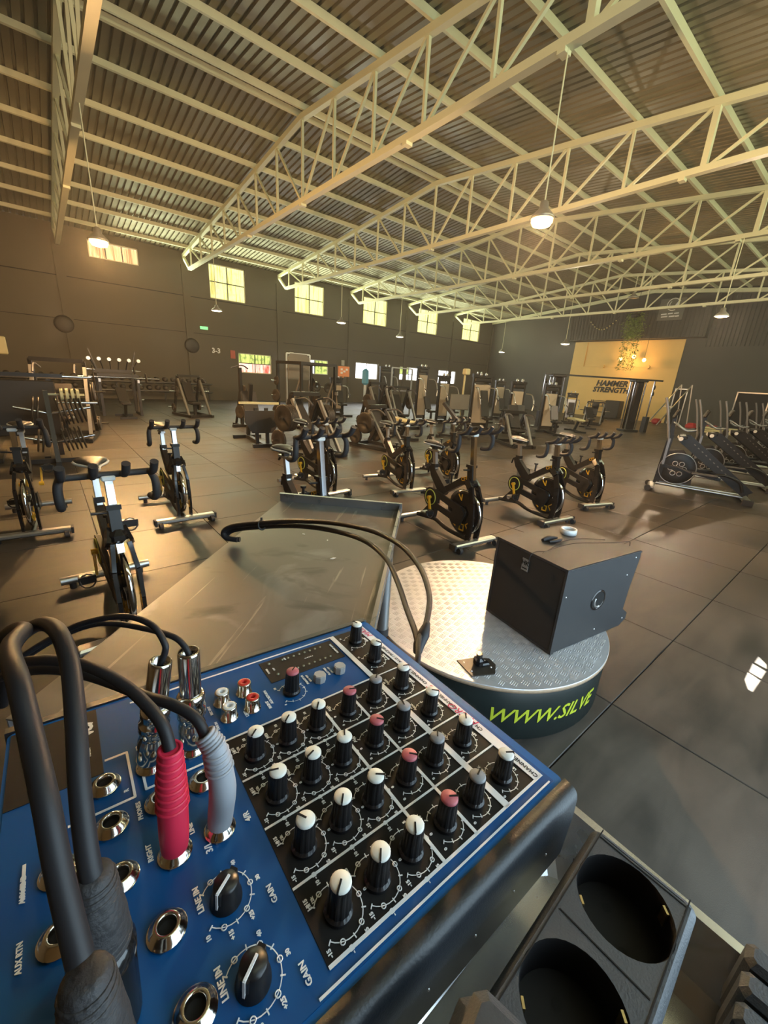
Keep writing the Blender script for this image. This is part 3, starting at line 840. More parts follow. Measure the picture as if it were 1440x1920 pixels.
    mi = len(fs); q.add(vs, fs, 0, True); q.add(vs, [tuple(range(n - 1, -1, -1)), tuple(range(len(vs) - n, len(vs)))], 0, True)
    sd = q.build('saddle', 'saddle', t)
    q = MB()
    for s_ in (-1, 1): q.tube([(-.37, s_ * .088, .978), (-.33, s_ * .099, .978), (-.28, s_ * .08, .972), (-.22, s_ * .035, .966), (-.14, s_ * .020, .960)], .0085, n=6)
    q.build('saddle_edge', 'saddle_w', sd)
    # handlebar: cross bar, four horns, two drops
    q = MB(); q.tube([(.315, -.215, 1.055), (.315, .215, 1.055)], .019, n=10)
    for y, l in ((-.215, 1), (.215, 1), (-.075, 1), (.075, 1)):
        q.tube([(.30, y, 1.05), (.37, y, 1.062), (.43, y, 1.09), (.465, y, 1.14)], [.019, .021, .022, .023], n=10)
    for s_ in (-1, 1):
        q.tube([(.315, s_ * .215, 1.055), (.345, s_ * .232, 1.01), (.345, s_ * .235, .94), (.32, s_ * .232, .895), (.26, s_ * .23, .875), (.21, s_ * .225, .875)], [.019, .022, .023, .022, .021, .02], n=10)
    hb = q.build('handlebar', 'rubber', t); hb.location.z = -.03
    q = MB(); q.box((.312, 0, 1.035), (.06, .07, .03), bev=.006); q.build('bar_clamp', 'white', hb)
    q = MB(); q.cyl((.05, 0, .60), (.05, 0, .69), .012, n=8); q.cyl((.05, 0, .69), (.05, 0, .71), .026, n=10); q.build('resistance_knob', 'black', t)
    return t


bike = make_bike(); BT = tree_of(bike)
BIKES = [((0.180, 3.03), -87, 'spin bike nearest the left edge of the steel table, seen head on from the front', 0),
         ((-.28, 5.26), -93, 'spin bike cut by the left edge of the view beside the plate rack', 0),
         ((.975, 5.04), -89.5, 'spin bike standing alone behind the nearest left bike, facing the camera', 0),
         ((1.62, 3.11), -88, 'spin bike just beyond the far rim of the steel table, its front foot hidden', 1),
         ((2.88, 5.15), -85, 'spin bike right behind the one at the table rim, amber crank showing through', 0),
         ((4.12, 4.76), -100, 'spin bike in the second row, left behind the bike nearest the round platform', 0),
         ((5.25, 4.88), -97, 'spin bike in the second row, half hidden behind the bike nearest the round platform', 0),
         ((3.31, 2.89), -96, 'spin bike nearest the round platform, white chevron low on its flywheel', 1),
         ((4.86, 2.81), -98, 'spin bike right of the one nearest the platform, amber box letters on its flywheel', 0),
         ((6.21, 2.86), -108, 'rightmost spin bike of the front row, next to the row of steppers', 0)]
for i, (p, a, lb, hi) in enumerate(BIKES):
    if i == 0: o = bike; o.location = (*p, 0); o.rotation_euler = (0, 0, R(a)); o['label'] = lb
    else: o = dup(BT, (*p, 0), R(a), lb)
    if hi:
        for c in kids(o):
            if c.name.split('.')[0] == 'handlebar': c.location.z += .15
            if c.name.split('.')[0] == 'handlebar_post': c.location.z += .14
# note: handlebar of the table-rim bike is raised; its post rides up with it


# ================================================================== STEPPERS on the right (local x = towards the mast)
def make_stepper():
    t = thing('elliptical_stepper', 'stepper', 'cross trainer', group='steppers in a row on the right')
    for s_ in (-1, 1):
        q = MB(); q.tube([(-.62, s_ * .10, .10), (.62, s_ * .10, .13)], .024, n=8); q.build('base_rail', 'silver', t)
    q = MB(); q.box((-.68, 0, .06), (.12, .50, .06), 0, bev=.02); q.box((-.68, -.27, .05), (.14, .05, .09), 1); q.box((-.68, .27, .05), (.14, .05, .09), 1); q.build('rear_foot', ['silver', 'rubber'], t)
    q = MB(); q.box((.68, 0, .06), (.10, .56, .05), 0, bev=.02)
    for s_ in (-1, 1): q.cyl((.73, s_ * .24, .05), (.73, s_ * .30, .05), .05, 1, n=14)
    q.build('front_foot', ['silver', 'rubber'], t)
    for s_ in (-1, 1):
        q = MB(); q.prism([(-.60, .12), (-.72, .22), (.30, 1.02), (.46, 1.00), (.44, .90)], s_ * .16 - .025, s_ * .16 + .025, X=YM)
        for k in range(9):
            f = k / 8; q.box((-.30 + f * .52, s_ * .187, .46 + f * .42), (.030, .004, .014), 1, ry=-.67)
        q.build('ramp_beam', ['black', 'grey_panel'], t)
    XF = Matrix.Translation((.36, 0, .42)) @ YM
    q = MB(); q.lathe([(.15, .03), (.27, .03), (.29, .02), (.29, -.02), (.27, -.03), (.15, -.03)], 0, n=32, X=XF); q.lathe([(.0, .025), (.16, .022), (.16, -.022), (0, -.025)], 0, n=20, X=XF)
    fw = q.build('flywheel', ['black'], t)
    q = MB()
    for k in range(6):
        a = k * PI / 3; q.torus((.36 + .10 * math.cos(a), .42 + .10 * math.sin(a), .033), .038, .007, n=14, k=5, X=YM); q.torus((.36 + .10 * math.cos(a), .42 + .10 * math.sin(a), -.033), .038, .007, n=14, k=5, X=YM)
    q.torus((.36, .42, .03), .275, .008, n=32, k=5, X=YM); q.torus((.36, .42, -.03), .275, .008, n=32, k=5, X=YM); q.build('wheel_trim', 'silver', fw)
    q = MB(); q.prism([(.10, .16), (.14, .52), (.34, .76), (.55, .72), (.66, .30), (.60, .16)], -.028, .028, X=YM); q.build('side_cover', 'dark_panel', t)
    q = MB(); q.beam((.62, 0, .12), (.58, 0, 1.0), .07, .09, up=(1, 0, 0)); q.beam((.58, 0, 1.0), (.60, 0, 1.32), .06, .06, up=(1, 0, 0)); q.build('mast', 'black', t)
    q = MB(); q.box((.59, 0, 1.36), (.05, .22, .17), bev=.02, ry=-.35); q.build('console', 'dark_panel', t)
    for s_ in (-1, 1):
        q = MB(); q.tube([(.60, s_ * .27, .90), (.66, s_ * .28, 1.15), (.73, s_ * .27, 1.42), (.80, s_ * .26, 1.62)], .018, n=8)
        q.beam((.60, s_ * .27, .95), (.60, s_ * .26, .50), .035, .035, up=(1, 0, 0)); q.build('moving_arm', 'satin_grey', t)
        q = MB(); q.tube([(.59, s_ * .10, 1.22), (.53, s_ * .20, 1.18), (.40, s_ * .22, 1.10), (.26, s_ * .20, 1.12)], .016, n=8); q.build('fixed_grip', 'satin_grey', t)
        q = MB(); q.beam((.60, s_ * .24, .48), (-.25, s_ * .24, .36), .045, .05); q.tube([(-.1, s_ * .24, .40), (-.28, s_ * .24, .44), (-.5, s_ * .24, .36), (-.58, s_ * .24, .20)], .018, n=8); q.build('pedal_link', 'black', t)
        q = MB(); q.box((-.02, s_ * .30, .415), (.36, .14, .035), bev=.012); q.beam((.18, s_ * .30, .42), (.42, s_ * .26, .50), .02, .02, mi=0); q.build('pedal', 'grey_rubber', t)
    q = MB(); q.box((.40, .0, .98), (.10, .40, .06), bev=.015); q.cyl((.44, -.215, .96), (.44, -.225, .96), .035, 1, n=12); q.cyl((.44, .215, .96), (.44, .225, .96), .035, 1, n=12); q.build('pivot_block', ['black', 'white'], t)
    return t


st = make_stepper(); ST = tree_of(st)
SL = ['nearest stepper of the row on the right, all of its base showing', 'second stepper of the row from the camera', 'third stepper of the row from the camera',
      'fourth stepper of the row, cut by the right edge of the view', 'fifth stepper of the row, mostly behind the fourth', 'farthest stepper of the row, only its arms showing']
for i in range(6):
    p = (8.73 + 1.62 * i, 1.84 - .05 * i, 0)
    if i == 0: o = st; o.location = p; o.rotation_euler = (0, 0, R(108)); o['label'] = SL[0]
    else: o = dup(ST, p, R(108 + 3 * min(i, 2)), SL[i])


# ================================================================== GYM MACHINES (local x forward)
def plates(q, c, axis, radii, gap=.032, mi=0):
    c = Vector(c); d = Vector(axis).normalized()
    for k, r_ in enumerate(radii):
        a = c + d * gap * k
        q.lathe([(.02, -.012), (r_ * .45, -.006), (r_ * .5, -.014), (r_ * .92, -.014), (r_, -.010), (r_, .010), (r_ * .92, .014), (r_ * .5, .014), (r_ * .45, .006), (.02, .012)], mi, n=20, X=Matrix.Translation(a) @ rot_to(d))


def plate_parts(t, c, axis, radii, gap=.034):
    c = Vector(c); d = Vector(axis).normalized()
    for k, r_ in enumerate(radii):
        q = MB(); plates(q, c + d * gap * k, axis, [r_]); q.build('weight_plate', 'plate', t)


def tower(name, label, loc, rz, h=1.85, shroud=(.32, .20), pad=None, cap=.22, wide=.42, shm='shroud'):
    """selectorised machine: weight tower with pale cover, pulley head, seat and press arms"""
    t = thing(name, label, 'gym machine', loc, rz)
    q = MB(); q.box((.25, 0, .04), (1.3, .10, .08)); q.box((-.35, 0, .04), (.12, wide + .25, .08)); q.box((.85, 0, .04), (.10, .55, .08)); q.build('base_frame', 'black', t)
    for s_ in (-1, 1):
        q = MB(); q.beam((-.36, s_ * wide / 2, .08), (-.36, s_ * wide / 2, h), .06, .10, up=(1, 0, 0)); q.build('upright', 'black', t)
    q = MB(); q.box((-.36, 0, h), (.16, wide + .10, .08)); q.box((-.36, 0, h - .12), (.20, wide - .04, .16), bev=.03); q.build('tower_head', 'black', t)
    for s_ in (-1, 1):
        q = MB(); q.lathe([(.02, -.02), (.07, -.018), (.06, 0), (.07, .018), (.02, .02)], 0, n=16, X=Matrix.Translation((-.30, s_ * .1, h + .07)) @ YM); q.build('pulley', 'silver', t)
    q = MB(); q.box((-.28, 0, h * .5 - .02), (.035, wide - .08, h - cap - .32), bev=.01); q.box((-.46, 0, h * .5 - .02), (.03, wide - .08, h - cap - .32)); q.build('weight_cover', shm, t)
    q = MB()
    for k in range(12): q.box((-.37, 0, .14 + k * .05), (.10, wide - .12, .042))
    q.build('weight_stack', 'plate', t)
    q = MB(); q.box((.42, 0, .48), (.36, .34, .08), bev=.03); q.build('seat', 'vinyl', t)
    q = MB(); q.beam((.42, 0, .08), (.42, 0, .45), .07, .07); q.beam((.30, 0, .42), (-.1, 0, 1.0), .06, .08); q.build('seat_support', 'black', t)
    q = MB(); q.beam((.22, 0, .54), (.02 if not pad else -.14, 0, 1.05 if not pad else pad), .28, .07, up=(1, 0, .3)); q.build('back_pad', 'vinyl', t)
    for s_ in (-1, 1):
        q = MB(); q.tube([(-.25, s_ * .28, h * .8), (.1, s_ * .34, h * .78), (.28, s_ * .34, h * .62), (.32, s_ * .30, h * .5)], .022, n=8, mi=0); q.tube([(.28, s_ * .34, h * .62), (.46, s_ * .34, h * .58)], .02, n=8, mi=1); q.build('press_arm', ['silver', 'grey_rubber'], t)
    return t


def loaded(name, label, loc, rz, h=1.3, rad=.24, pl=4, back=True, wide=.9, tilt=0.5):
    """plate-loaded lever machine with A frame and loaded horns"""
    t = thing(name, label, 'gym machine', loc, rz)
    for s_ in (-1, 1):
        q = MB(); q.beam((-.75, s_ * wide / 2, .05), (.75, s_ * wide / 2, .05), .07, .08); q.build('base_rail', 'black', t)
        q = MB(); q.beam((-.6, s_ * wide / 2, .08), (-.1, s_ * wide / 2, h), .06, .09); q.build('rear_post', 'black', t)
        q = MB(); q.beam((.55, s_ * wide / 2, .08), (-.1, s_ * wide / 2, h * .92), .06, .07); q.build('front_post', 'silver', t)
        q = MB(); q.cyl((-.1, s_ * wide / 2, h * .62), (-.1, s_ * (wide / 2 + .32), h * .62), .022, n=8); q.build('plate_horn', 'chrome', t)
        plate_parts(t, (-.1, s_ * (wide / 2 + .07), h * .62), (0, s_, 0), [rad] * pl)
        q = MB(); q.cyl((-.45, s_ * wide / 2, .28), (-.45, s_ * (wide / 2 + .26), .28), .022, n=8); plates(q, (-.45, s_ * (wide / 2 + .06), .28), (0, s_, 0), [rad * .8] * 2, mi=1); q.build('storage_horn', ['chrome', 'plate'], t)
        q = MB(); q.tube([(-.1, s_ * .3, h * .9), (.25, s_ * .33, h * .95), (.45, s_ * .33, h * .85)], .02, n=8); q.build('lever_handle', 'grey_rubber', t)
    for bx, bz in ((-.65, .05), (.6, .05), (-.1, h)):
        q = MB(); q.box((bx, 0, bz), (.08, wide, .08)); q.build('cross_bar', 'black', t)
    q = MB(); q.box((.20, 0, .45), (.40, .32, .09), bev=.03); q.beam((.2, 0, .06), (.2, 0, .42), .08, .08, mi=1); q.build('seat', ['vinyl', 'black'], t)
    if back:
        q = MB(); q.beam((.0, 0, .50), (-.22 - tilt * .3, 0, 1.12), .30, .08, up=(1, 0, .3)); q.build('back_pad', 'vinyl', t)
    return t


def barbell(name, label, loc, rz, L=2.2, rads=(.225,), group=None):
    t = thing(name, label, 'barbell', loc, rz, group)
    q = MB(); q.cyl((0, -L / 2 + .42, 0), (0, L / 2 - .42, 0), .014, n=8); q.build('shaft', 'chrome', t)
    for s_ in (-1, 1):
        q = MB(); q.cyl((0, s_ * (L / 2 - .42), 0), (0, s_ * L / 2, 0), .025, n=10); q.cyl((0, s_ * (L / 2 - .44), 0), (0, s_ * (L / 2 - .41), 0), .038, n=10); q.build('sleeve', 'chrome', t)
        if rads: plate_parts(t, (0, s_ * (L / 2 - .39), 0), (0, s_, 0), list(rads))
    return t


def rack(name, label, loc, rz, h=2.0, wide=1.2, deep=1.1, pegs=True):
    t = thing(name, label, 'power rack', loc, rz)
    for x in (-deep / 2, deep / 2):
        for s_ in (-1, 1):
            q = MB(); q.beam((x, s_ * wide / 2, 0), (x, s_ * wide / 2, h), .075, .075, up=(1, 0, 0)); q.build('upright', 'black', t)
    for s_ in (-1, 1):
        q = MB(); q.box((0, s_ * wide / 2, .04), (deep, .08, .08)); q.box((0, s_ * wide / 2, h - .04), (deep, .08, .08)); q.build('side_beam', 'black', t)
        q = MB(); q.beam((-.1, s_ * wide / 2, .1), (deep / 2, s_ * wide / 2, h * .8), .06, .06); q.build('brace', 'silver', t)
    for x in (-deep / 2, deep / 2):
        q = MB(); q.box((x, 0, h - .04), (.07, wide, .08)); q.build('cross_beam', 'black', t)
    for s_ in (-1, 1):
        for z in (.45, .95, 1.4):
            q = MB(); q.cyl((-deep / 2, s_ * wide / 2, z), (-deep / 2, s_ * (wide / 2 + .26), z), .022, n=8); q.build('plate_horn', 'chrome', t)
            plate_parts(t, (-deep / 2, s_ * (wide / 2 + .06), z), (0, s_, 0), [.20, .20] if z < 1.2 else [.14])
        q = MB(); q.box((deep / 2 + .08, s_ * wide / 2, 1.1), (.12, .06, .10)); q.build('bar_hook', 'silver', t)
    return t


def bench(name, label, loc, rz, m='vinyl', h=.46, incl=.0):
    t = thing(name, label, 'bench', loc, rz)
    q = MB(); q.beam((-.5, 0, .05), (.5, 0, .05), .07, .07); q.box((-.5, 0, .04), (.08, .5, .07)); q.box((.5, 0, .04), (.08, .45, .07)); q.beam((-.1, 0, .06), (.15, 0, h - .06), .08, .08); q.build('bench_frame', 'black', t)
    q = MB(); q.box((.32, 0, h), (.34, .28, .08), bev=.03); q.build('seat', m, t)
    q = MB(); q.beam((.12, 0, h + .01), (.12 - .8 * math.cos(incl), 0, h + .8 * math.sin(incl) + .01), .28, .08, up=(0, 0, 1) if incl < 1 else (1, 0, .2)); q.build('back_pad', m, t)
    return t


# far left, in front of the window wall
t = rack('bench_rack', 'low black bench rack with a horizontal chrome bar in front of the dark wall', (1.86, 16.3, 0), R(-90), h=1.3, wide=1.05, deep=.9)
barbell('barbell', 'long chrome barbell lying across the low rack by the window wall', (1.9, 15.74, 1.20), R(90 - 90 + 90), 2.2, (.16,))
for k, a in enumerate((-.6, -.2, .2, .6)):
    pass
t = thing('attachment_rack', 'stand of hanging chrome handles fanning out behind the low bench rack', 'rack', (1.97, 17.5, 0))
for k in range(6):
    x = (k - 2.5) * .21; q = MB(); q.tube([(x, 0, 1.32), (x + (k - 2.5) * .04, -.1, 1.6), (x + (k - 2.5) * .08, -.2, 1.80)], .022, n=6)
    q.cyl((x + (k - 2.5) * .08, -.25, 1.74), (x + (k - 2.5) * .08, -.11, 1.74), .06, n=8, mi=1); q.build('handle', ['black', 'silver'], t)
q = MB(); q.box((0, 0, 1.36), (1.25, .10, .12)); q.build('cross_beam', 'black', t)
for s_ in (-1, 1):
    q = MB(); q.beam((s_ * .5, .1, 0), (s_ * .5, .1, 1.4), .06, .06); q.beam((s_ * .5, .0, 1.36), (s_ * .68, .0, 2.05), .04, .04); q.build('post', 'black', t)
loaded('lever_machine', 'small black lever machine standing alone right of the bench rack', (3.95, 15.7, 0), R(-80), h=1.35, rad=.16, pl=1, wide=.75)
# dumbbell shelves along the window wall
t = thing('dumbbell_shelf', 'long two-tier black dumbbell shelf against the dark window wall', 'shelf', (2.6, 22.9, 0))
for z in (.44, .84):
    q = MB(); q.box((0, 0, z), (8.4, .42, .05), rx=R(-8)); q.build('shelf_board', 'black', t)
for x in (-4.1, -2, 0, 2, 4.1):
    q = MB(); q.box((x, .17, .42), (.07, .08, .84)); q.build('shelf_leg', 'black', t)
db = thing('dumbbell', 'black dumbbell', 'dumbbell', group='dumbbells on the long wall shelf')
q = MB(); q.cyl((0, -.08, 0), (0, .08, 0), .016, n=6); q.build('grip', 'silver', db)
for s_ in (-1, 1):
    q = MB(); q.lathe([(.0, -.06), (.08, -.055), (.105, -.03), (.105, .03), (.08, .055), (0, .06)], n=10, X=Matrix.Translation((0, s_ * .125, 0)) @ rot_to((0, 1, 0))); q.build('head', 'plate', db)
DT = tree_of(db); n = 0
for z, lb in ((.61, 'round black dumbbell on the lower tier of the long wall shelf'), (1.01, 'round black dumbbell on the upper tier of the long wall shelf')):
    for k in range(22):
        p = (-1.15 + k * .36, 22.88, z)
        if n == 0: db.location = p; db['label'] = lb
        else: dup(DT, p, 0, lb, 'dumbbells on the %s tier of the long wall shelf' % ('lower' if z < .8 else 'upper'))
        n += 1
db['group'] = 'dumbbells on the lower tier of the long wall shelf'

# far left cluster, cut by the frame
t = thing('board_machine', 'big dark board machine cut by the left edge of the view', 'gym machine', (-.45, 9.2, 0), R(-90))
q = MB(); q.box((0, 0, .82), (.06, 1.15, .92), bev=.02); q.build('board', 'dark_panel', t)
for s_ in (-1, 1):
    q = MB(); q.beam((-.06, s_ * .5, 0), (-.06, s_ * .5, 1.3), .07, .07); q.build('post', 'black', t)
q = MB(); q.beam((-.06, -.6, 1.36), (-.06, .7, 1.36), .06, .06); q.build('top_bar', 'black', t)
for s_ in (-.3, .3):
    q = MB(); q.beam((-.5, s_, .04), (.5, s_, .04), .08, .07); q.build('foot_rail', 'black', t)
barbell('barbell', 'upper chrome bar end sticking out right of the big dark board', (-.25, 9.75, 1.34), R(90), 1.9, ())
barbell('barbell', 'lower chrome bar end sticking out right of the big dark board', (-.2, 9.95, .86), R(90), 1.9, ())
t = thing('plate_tree', 'black A-frame plate tree with hanging plates by the left bikes', 'plate rack', (-.02, 8.5, 0), R(-90))
for s_ in (-1, 1):
    q = MB(); q.beam((s_ * .35, 0, .02), (0, 0, 1.15), .06, .06); q.build('post', 'black', t)
q = MB(); q.beam((-.4, 0, .04), (.4, 0, .04), .07, .07); q.beam((0, -.4, .04), (0, .4, .04), .07, .07); q.build('base_frame', 'black', t)
for z, n_, r_ in ((.34, 5, .19), (.80, 6, .225)):
    q = MB(); q.cyl((0, 0, z), (0, .55, z + .10), .022, n=8); q.cyl((0, 0, z), (0, -.42, z + .1), .022, n=8); q.build('plate_horn', 'chrome', t)
    plate_parts(t, (0, .14, z + .03), (0, 1, .18), [r_] * n_, .06); plate_parts(t, (0, -.14, z + .03), (0, -1, .18), [r_] * 2, .06)
q = MB()
for k in range(4): q.cyl((.05, .18 + k * .07, 1.10), (.05, .22 + k * .07, 1.10), .10, n=14)
q.beam((0, 0, 1.10), (0, .5, 1.10), .03, .03); q.build('small_plates', 'cream', t)
loaded('lever_machine', 'cluttered dark lever machine at the far left, its handles above the big board', (.25, 11.2, 0), R(-100), h=1.62, rad=.2, pl=2, wide=.9)
q = MB(); q.box((-1.35, 20.5, 2.0), (1.0, .08, .6), bev=.03); q.beam((-1.35, 20.55, 0), (-1.35, 20.55, 1.8), .06, .06); q.build('mirror_screen', 'cream', label='pale lit screen on a post at the far left edge', cat='screen')

# centre-left machines
t = thing('horn_stand', 'tall narrow black pulley stand left of the first low window', 'gym machine', (4.55, 12.5, 0), R(-70))
q = MB(); q.beam((0, 0, 0), (0, 0, 1.72), .09, .07); q.beam((-.4, 0, .04), (.5, 0, .04), .08, .08); q.beam((0, -.35, .04), (0, .35, .04), .08, .08); q.beam((-.3, 0, 0), (0, 0, 1.2), .05, .05); q.build('frame', 'black', t)
plate_parts(t, (.05, .08, .45), (0, 1, 0), [.2, .2, .2]); plate_parts(t, (.05, -.08, .45), (0, -1, 0), [.2, .2]); plate_parts(t, (0, .08, 1.1), (0, 1, 0), [.13, .13])
q = MB(); q.tube([(0, -.3, 1.70), (.1, 0, 1.78), (0, .3, 1.70)], .02, n=6); q.build('top_handle', 'grey_rubber', t)
t = thing('leg_press', 'lever machine with a rounded dark foot board facing away', 'gym machine', (3.75, 9.1, 0), R(-95))
q = MB(); q.prism([(-.40, .80), (-.40, .55), (-.24, .30), (.24, .30), (.40, .55), (.40, .80)], -.02, .02, X=Matrix(((0, 0, 1, .1), (1, 0, 0, 0), (0, 1, 0, 0), (0, 0, 0, 1)))); q.build('foot_board', 'dark_panel', t)
for s_ in (-.12, .12):
    q = MB(); q.beam((.05, s_, .0), (.0, s_, .85), .07, .07); q.build('board_post', 'black', t)
q = MB(); q.beam((.3, 0, .04), (-1.2, 0, .04), .1, .08); q.beam((.3, -.3, .04), (.3, .3, .04), .08, .08); q.beam((-1.2, -.35, .04), (-1.2, .35, .04), .08, .08); q.beam((-1.1, 0, .1), (-.7, 0, 1.35), .08, .1); q.build('base_frame', 'black', t)
q = MB(); q.beam((-.62, 0, .50), (-.95, 0, 1.15), .34, .09, up=(1, 0, .3)); q.build('back_pad', 'vinyl', t)
q = MB(); q.box((-.42, 0, .45), (.4, .34, .09), bev=.03); q.build('seat', 'vinyl', t)
q = MB(); q.box((-.1, 0, .95), (.08, .9, .05)); q.build('tray_bar', 'cream', t)
t = loaded('hack_squat', 'V-framed lever machine with the big stack of iron plates left of the bikes', (4.25, 7.75, 0), R(-75), h=1.25, rad=.27, pl=6, wide=.75, tilt=.9)
rack('power_rack', 'black power rack hung with small pegs and plates before the second low window', (6.6, 12.2, 0), R(-80), h=2.0, wide=1.35, deep=1.2)
barbell('barbell', 'chrome barbell in front of the power rack, right of its frame', (7.6, 12.9, 1.25), R(0), 1.6, (.18,))
t = thing('board_stand', 'upright grey board in a chrome frame behind the power rack', 'gym machine', (7.05, 13.6, 0))
q = MB(); q.prism([(-.40, .0), (.40, 0), (.40, .75), (.30, .85), (-.30, .85), (-.40, .75)], -.03, .03, X=Matrix.Translation((0, 0, 1.45)) @ Matrix(((1, 0, 0, 0), (0, 0, 1, 0), (0, 1, 0, 0), (0, 0, 0, 1)))); q.build('grey_board', 'grey_panel', t)
for x in (-.45, .45):
    q = MB(); q.beam((x, .05, 0), (x, .05, 2.3), .06, .06); q.build('post', 'silver', t)
q = MB(); q.beam((-.45, .05, 2.3), (.45, .05, 2.3), .05, .05); q.build('top_bar', 'silver', t)
for k, (dx, r_) in enumerate([(0, .2), (.3, .2), (.6, .17), (.9, .17)]):
    pass
t = tower('lat_machine', 'pale weight tower with the orange notice on top, left of centre', (10.1, 15.7, 0), R(-100), h=1.55, wide=.5)
q = MB(); q.box((10.15, 15.45, 1.86), (.55, .06, .42)); q.beam((10.15, 15.5, 1.6), (10.15, 15.5, 1.7), .05, .05); s_ = q.build('notice_board', 'orange_screen', label='framed orange notice on top of the pale weight tower', cat='sign')
q = MB(); [q.box((10.02 + dx, 15.41, 1.86 + dz), (.10, .02, .08)) for dx, dz in ((0, .08), (0, -.06), (.14, .0), (.26, .08))]; q.build('lettering', 'white_ink', s_)
tower('smith_machine', 'steel-framed machine below the gap between the middle low windows', (14.3, 17.3, 0), R(-100), h=2.25, wide=.8, shm='dark_panel')
t = thing('pull_up_station', 'open square steel station standing before the third low window', 'gym machine', (13.65, 15.6, 0))
for x in (-.65, .65):
    q = MB(); q.beam((x, 0, 0), (x, 0, 2.2), .06, .06); q.build('post', 'silver', t)
for z in (2.2, 1.15):
    q = MB(); q.beam((-.65, 0, z), (.65, 0, z), .055, .055); q.build('cross_bar', 'silver', t)
q = MB(); q.box((12.9, 17.6, 1.7), (.35, .3, .8), bev=.1); q.beam((12.9, 17.6, 0), (12.9, 17.6, 1.35), .1, .1, mi=1); q.build('water_cooler', ['blue_thing', 'white'], label='pale blue water bottle cooler right of the third low window', cat='water cooler')
tower('cable_tower', 'tall weight tower with pulleys under the fourth low window', (12.55, 12.7, 0), R(-95), h=2.2, wide=.5)
tower('cable_tower', 'twin weight tower right next to the tallest one under the fourth low window', (13.5, 12.3, 0), R(-95), h=1.9, wide=.55)
t = thing('preacher_bench', 'machine with a rounded light grey board on a black post', 'gym machine', (11.9, 10.25, 0), R(-120))
q = MB(); q.box((0, 0, 1.0), (.05, .75, .56), bev=.10); q.build('grey_board', 'grey_panel', t)
for s_ in (-.18, .18):
    q = MB(); q.beam((-.05, s_, 0), (-.05, s_, .95), .09, .09); q.build('post', 'black', t)
q = MB(); q.beam((-.5, 0, .04), (.6, 0, .04), .1, .08); q.box((.5, 0, .04), (.08, .6, .08)); q.build('base_frame', 'black', t)
q = MB(); q.box((.45, 0, .5), (.4, .3, .08), bev=.03); q.beam((.45, 0, .05), (.45, 0, .46), .08, .08); q.build('seat', 'vinyl', t)
tower('chest_press', 'widest pale weight tower with a long sloping black pad, centre right', (12.7, 9.75, 0), R(-115), h=1.95, wide=.72, pad=1.45)
tower('shoulder_press', 'pale weight tower between the widest one and the cable station', (13.0, 8.4, 0), R(-120), h=1.80, wide=.46)
tower('pulldown_machine', 'pale weight tower nearest the cable station, chrome rod at its side', (15.1, 8.3, 0), R(-122), h=1.78, wide=.52)
q = MB(); q.box((12.2, 10.35, 2.08), (.25, .2, .22), bev=.03); q.beam((12.2, 10.4, 0), (12.2, 10.4, 2.0), .05, .05); q.build('white_speaker', 'cream', label='small pale box on a post above the widest weight tower', cat='box')
loaded('lever_machine', 'round-plated lever machine just left behind the second-row bikes', (6.25, 7.85, 0), R(-80), h=1.0, rad=.25, pl=3, wide=.6)
tower('cable_tower', 'dark tall weight tower behind the widest pale one', (15.8, 12.4, 0), R(-110), h=2.1, wide=.5, shm='dark_panel')
tower('cable_tower', 'pale weight tower far behind the cable station beam', (18.6, 13.2, 0), R(-120), h=1.9, wide=.5)
bench('incline_bench', 'dark sloping bench in front of the low black bench rack', (1.86, 15.3, 0), R(-90), 'vinyl', incl=.5)
loaded('lever_machine', 'lever machine just right of the wide chrome-framed board', (8.6, 10.9, 0), R(-85), h=1.5, rad=.22, pl=2, wide=.7)
bench('flat_bench', 'cream-padded bench standing beyond the second-row bikes', (8.05, 9.0, 0), R(-100), 'cream', h=.52)
bench('incline_bench', 'black bench behind the bikes, right of the cream one', (9.9, 8.6, 0), R(-60), 'vinyl', incl=.8)
loaded('lever_machine', 'dark lever machine between the cream bench and the grey board', (9.9, 11.3, 0), R(-95), h=1.4, rad=.22, pl=2, wide=.8)
loaded('lever_machine', 'low dark lever machine in front of the weight towers', (10.6, 6.9, 0), R(-120), h=.95, rad=.18, pl=2, wide=.6)
tower('leg_curl_machine', 'small machine with a bright chrome weight cover beside the yellow wall', (21.6, 10.9, 0), R(-150), h=1.5, wide=.45, shm='silver')
bench('incline_bench', 'low black bench left of the thick black cable column', (19.6, 8.9, 0), R(-140), 'vinyl', incl=.6)
bench('flat_bench', 'small pale-seated bench left of the cable station post', (17.2, 8.3, 0), R(-130), 'cream', h=.5)
loaded('lever_machine', 'dark lever machine in front of the yellow wall, left of the cable column', (22.4, 10.0, 0), R(-160), h=1.15, rad=.2, pl=2, wide=.8)
q = MB()
for z in (.35, .75, 1.1): q.box((0, 0, z), (.35, 1.3, .04))
for x, y in ((-.15, -.62), (.15, -.62), (-.15, .62), (.15, .62)): q.beam((x, y, 0), (x, y, 1.15), .04, .04)
o = q.build('low_shelf', 'black', label='low open black shelf against the yellow wall', cat='shelf', loc=(30.3, 13.2, 0))
q = MB(); q.box((0, 0, .62), (.7, .95, 1.15), bev=.04); q.build('equipment_bin', 'dark_panel', label='square dark bin beside the low shelf under the wall lettering', cat='bin', loc=(29.6, 12.0, 0))

# cable crossover station: four columns under one long beam
t = thing('cable_station', 'long cable crossover station with a thick glossy black column before the yellow wall', 'gym machine', (0, 0, 0))
A = Vector((17.9, 9.9, 0)); Bp = Vector((21.5, 7.2, 0)); dr = (Bp - A).normalized(); az = math.atan2(dr.y, dr.x)
q = MB(); q.beam(A - dr * .6 + Vector((0, 0, 2.30)), Bp + dr * .35 + Vector((0, 0, 2.30)), .07, .07); q.build('top_beam', 'black', t)


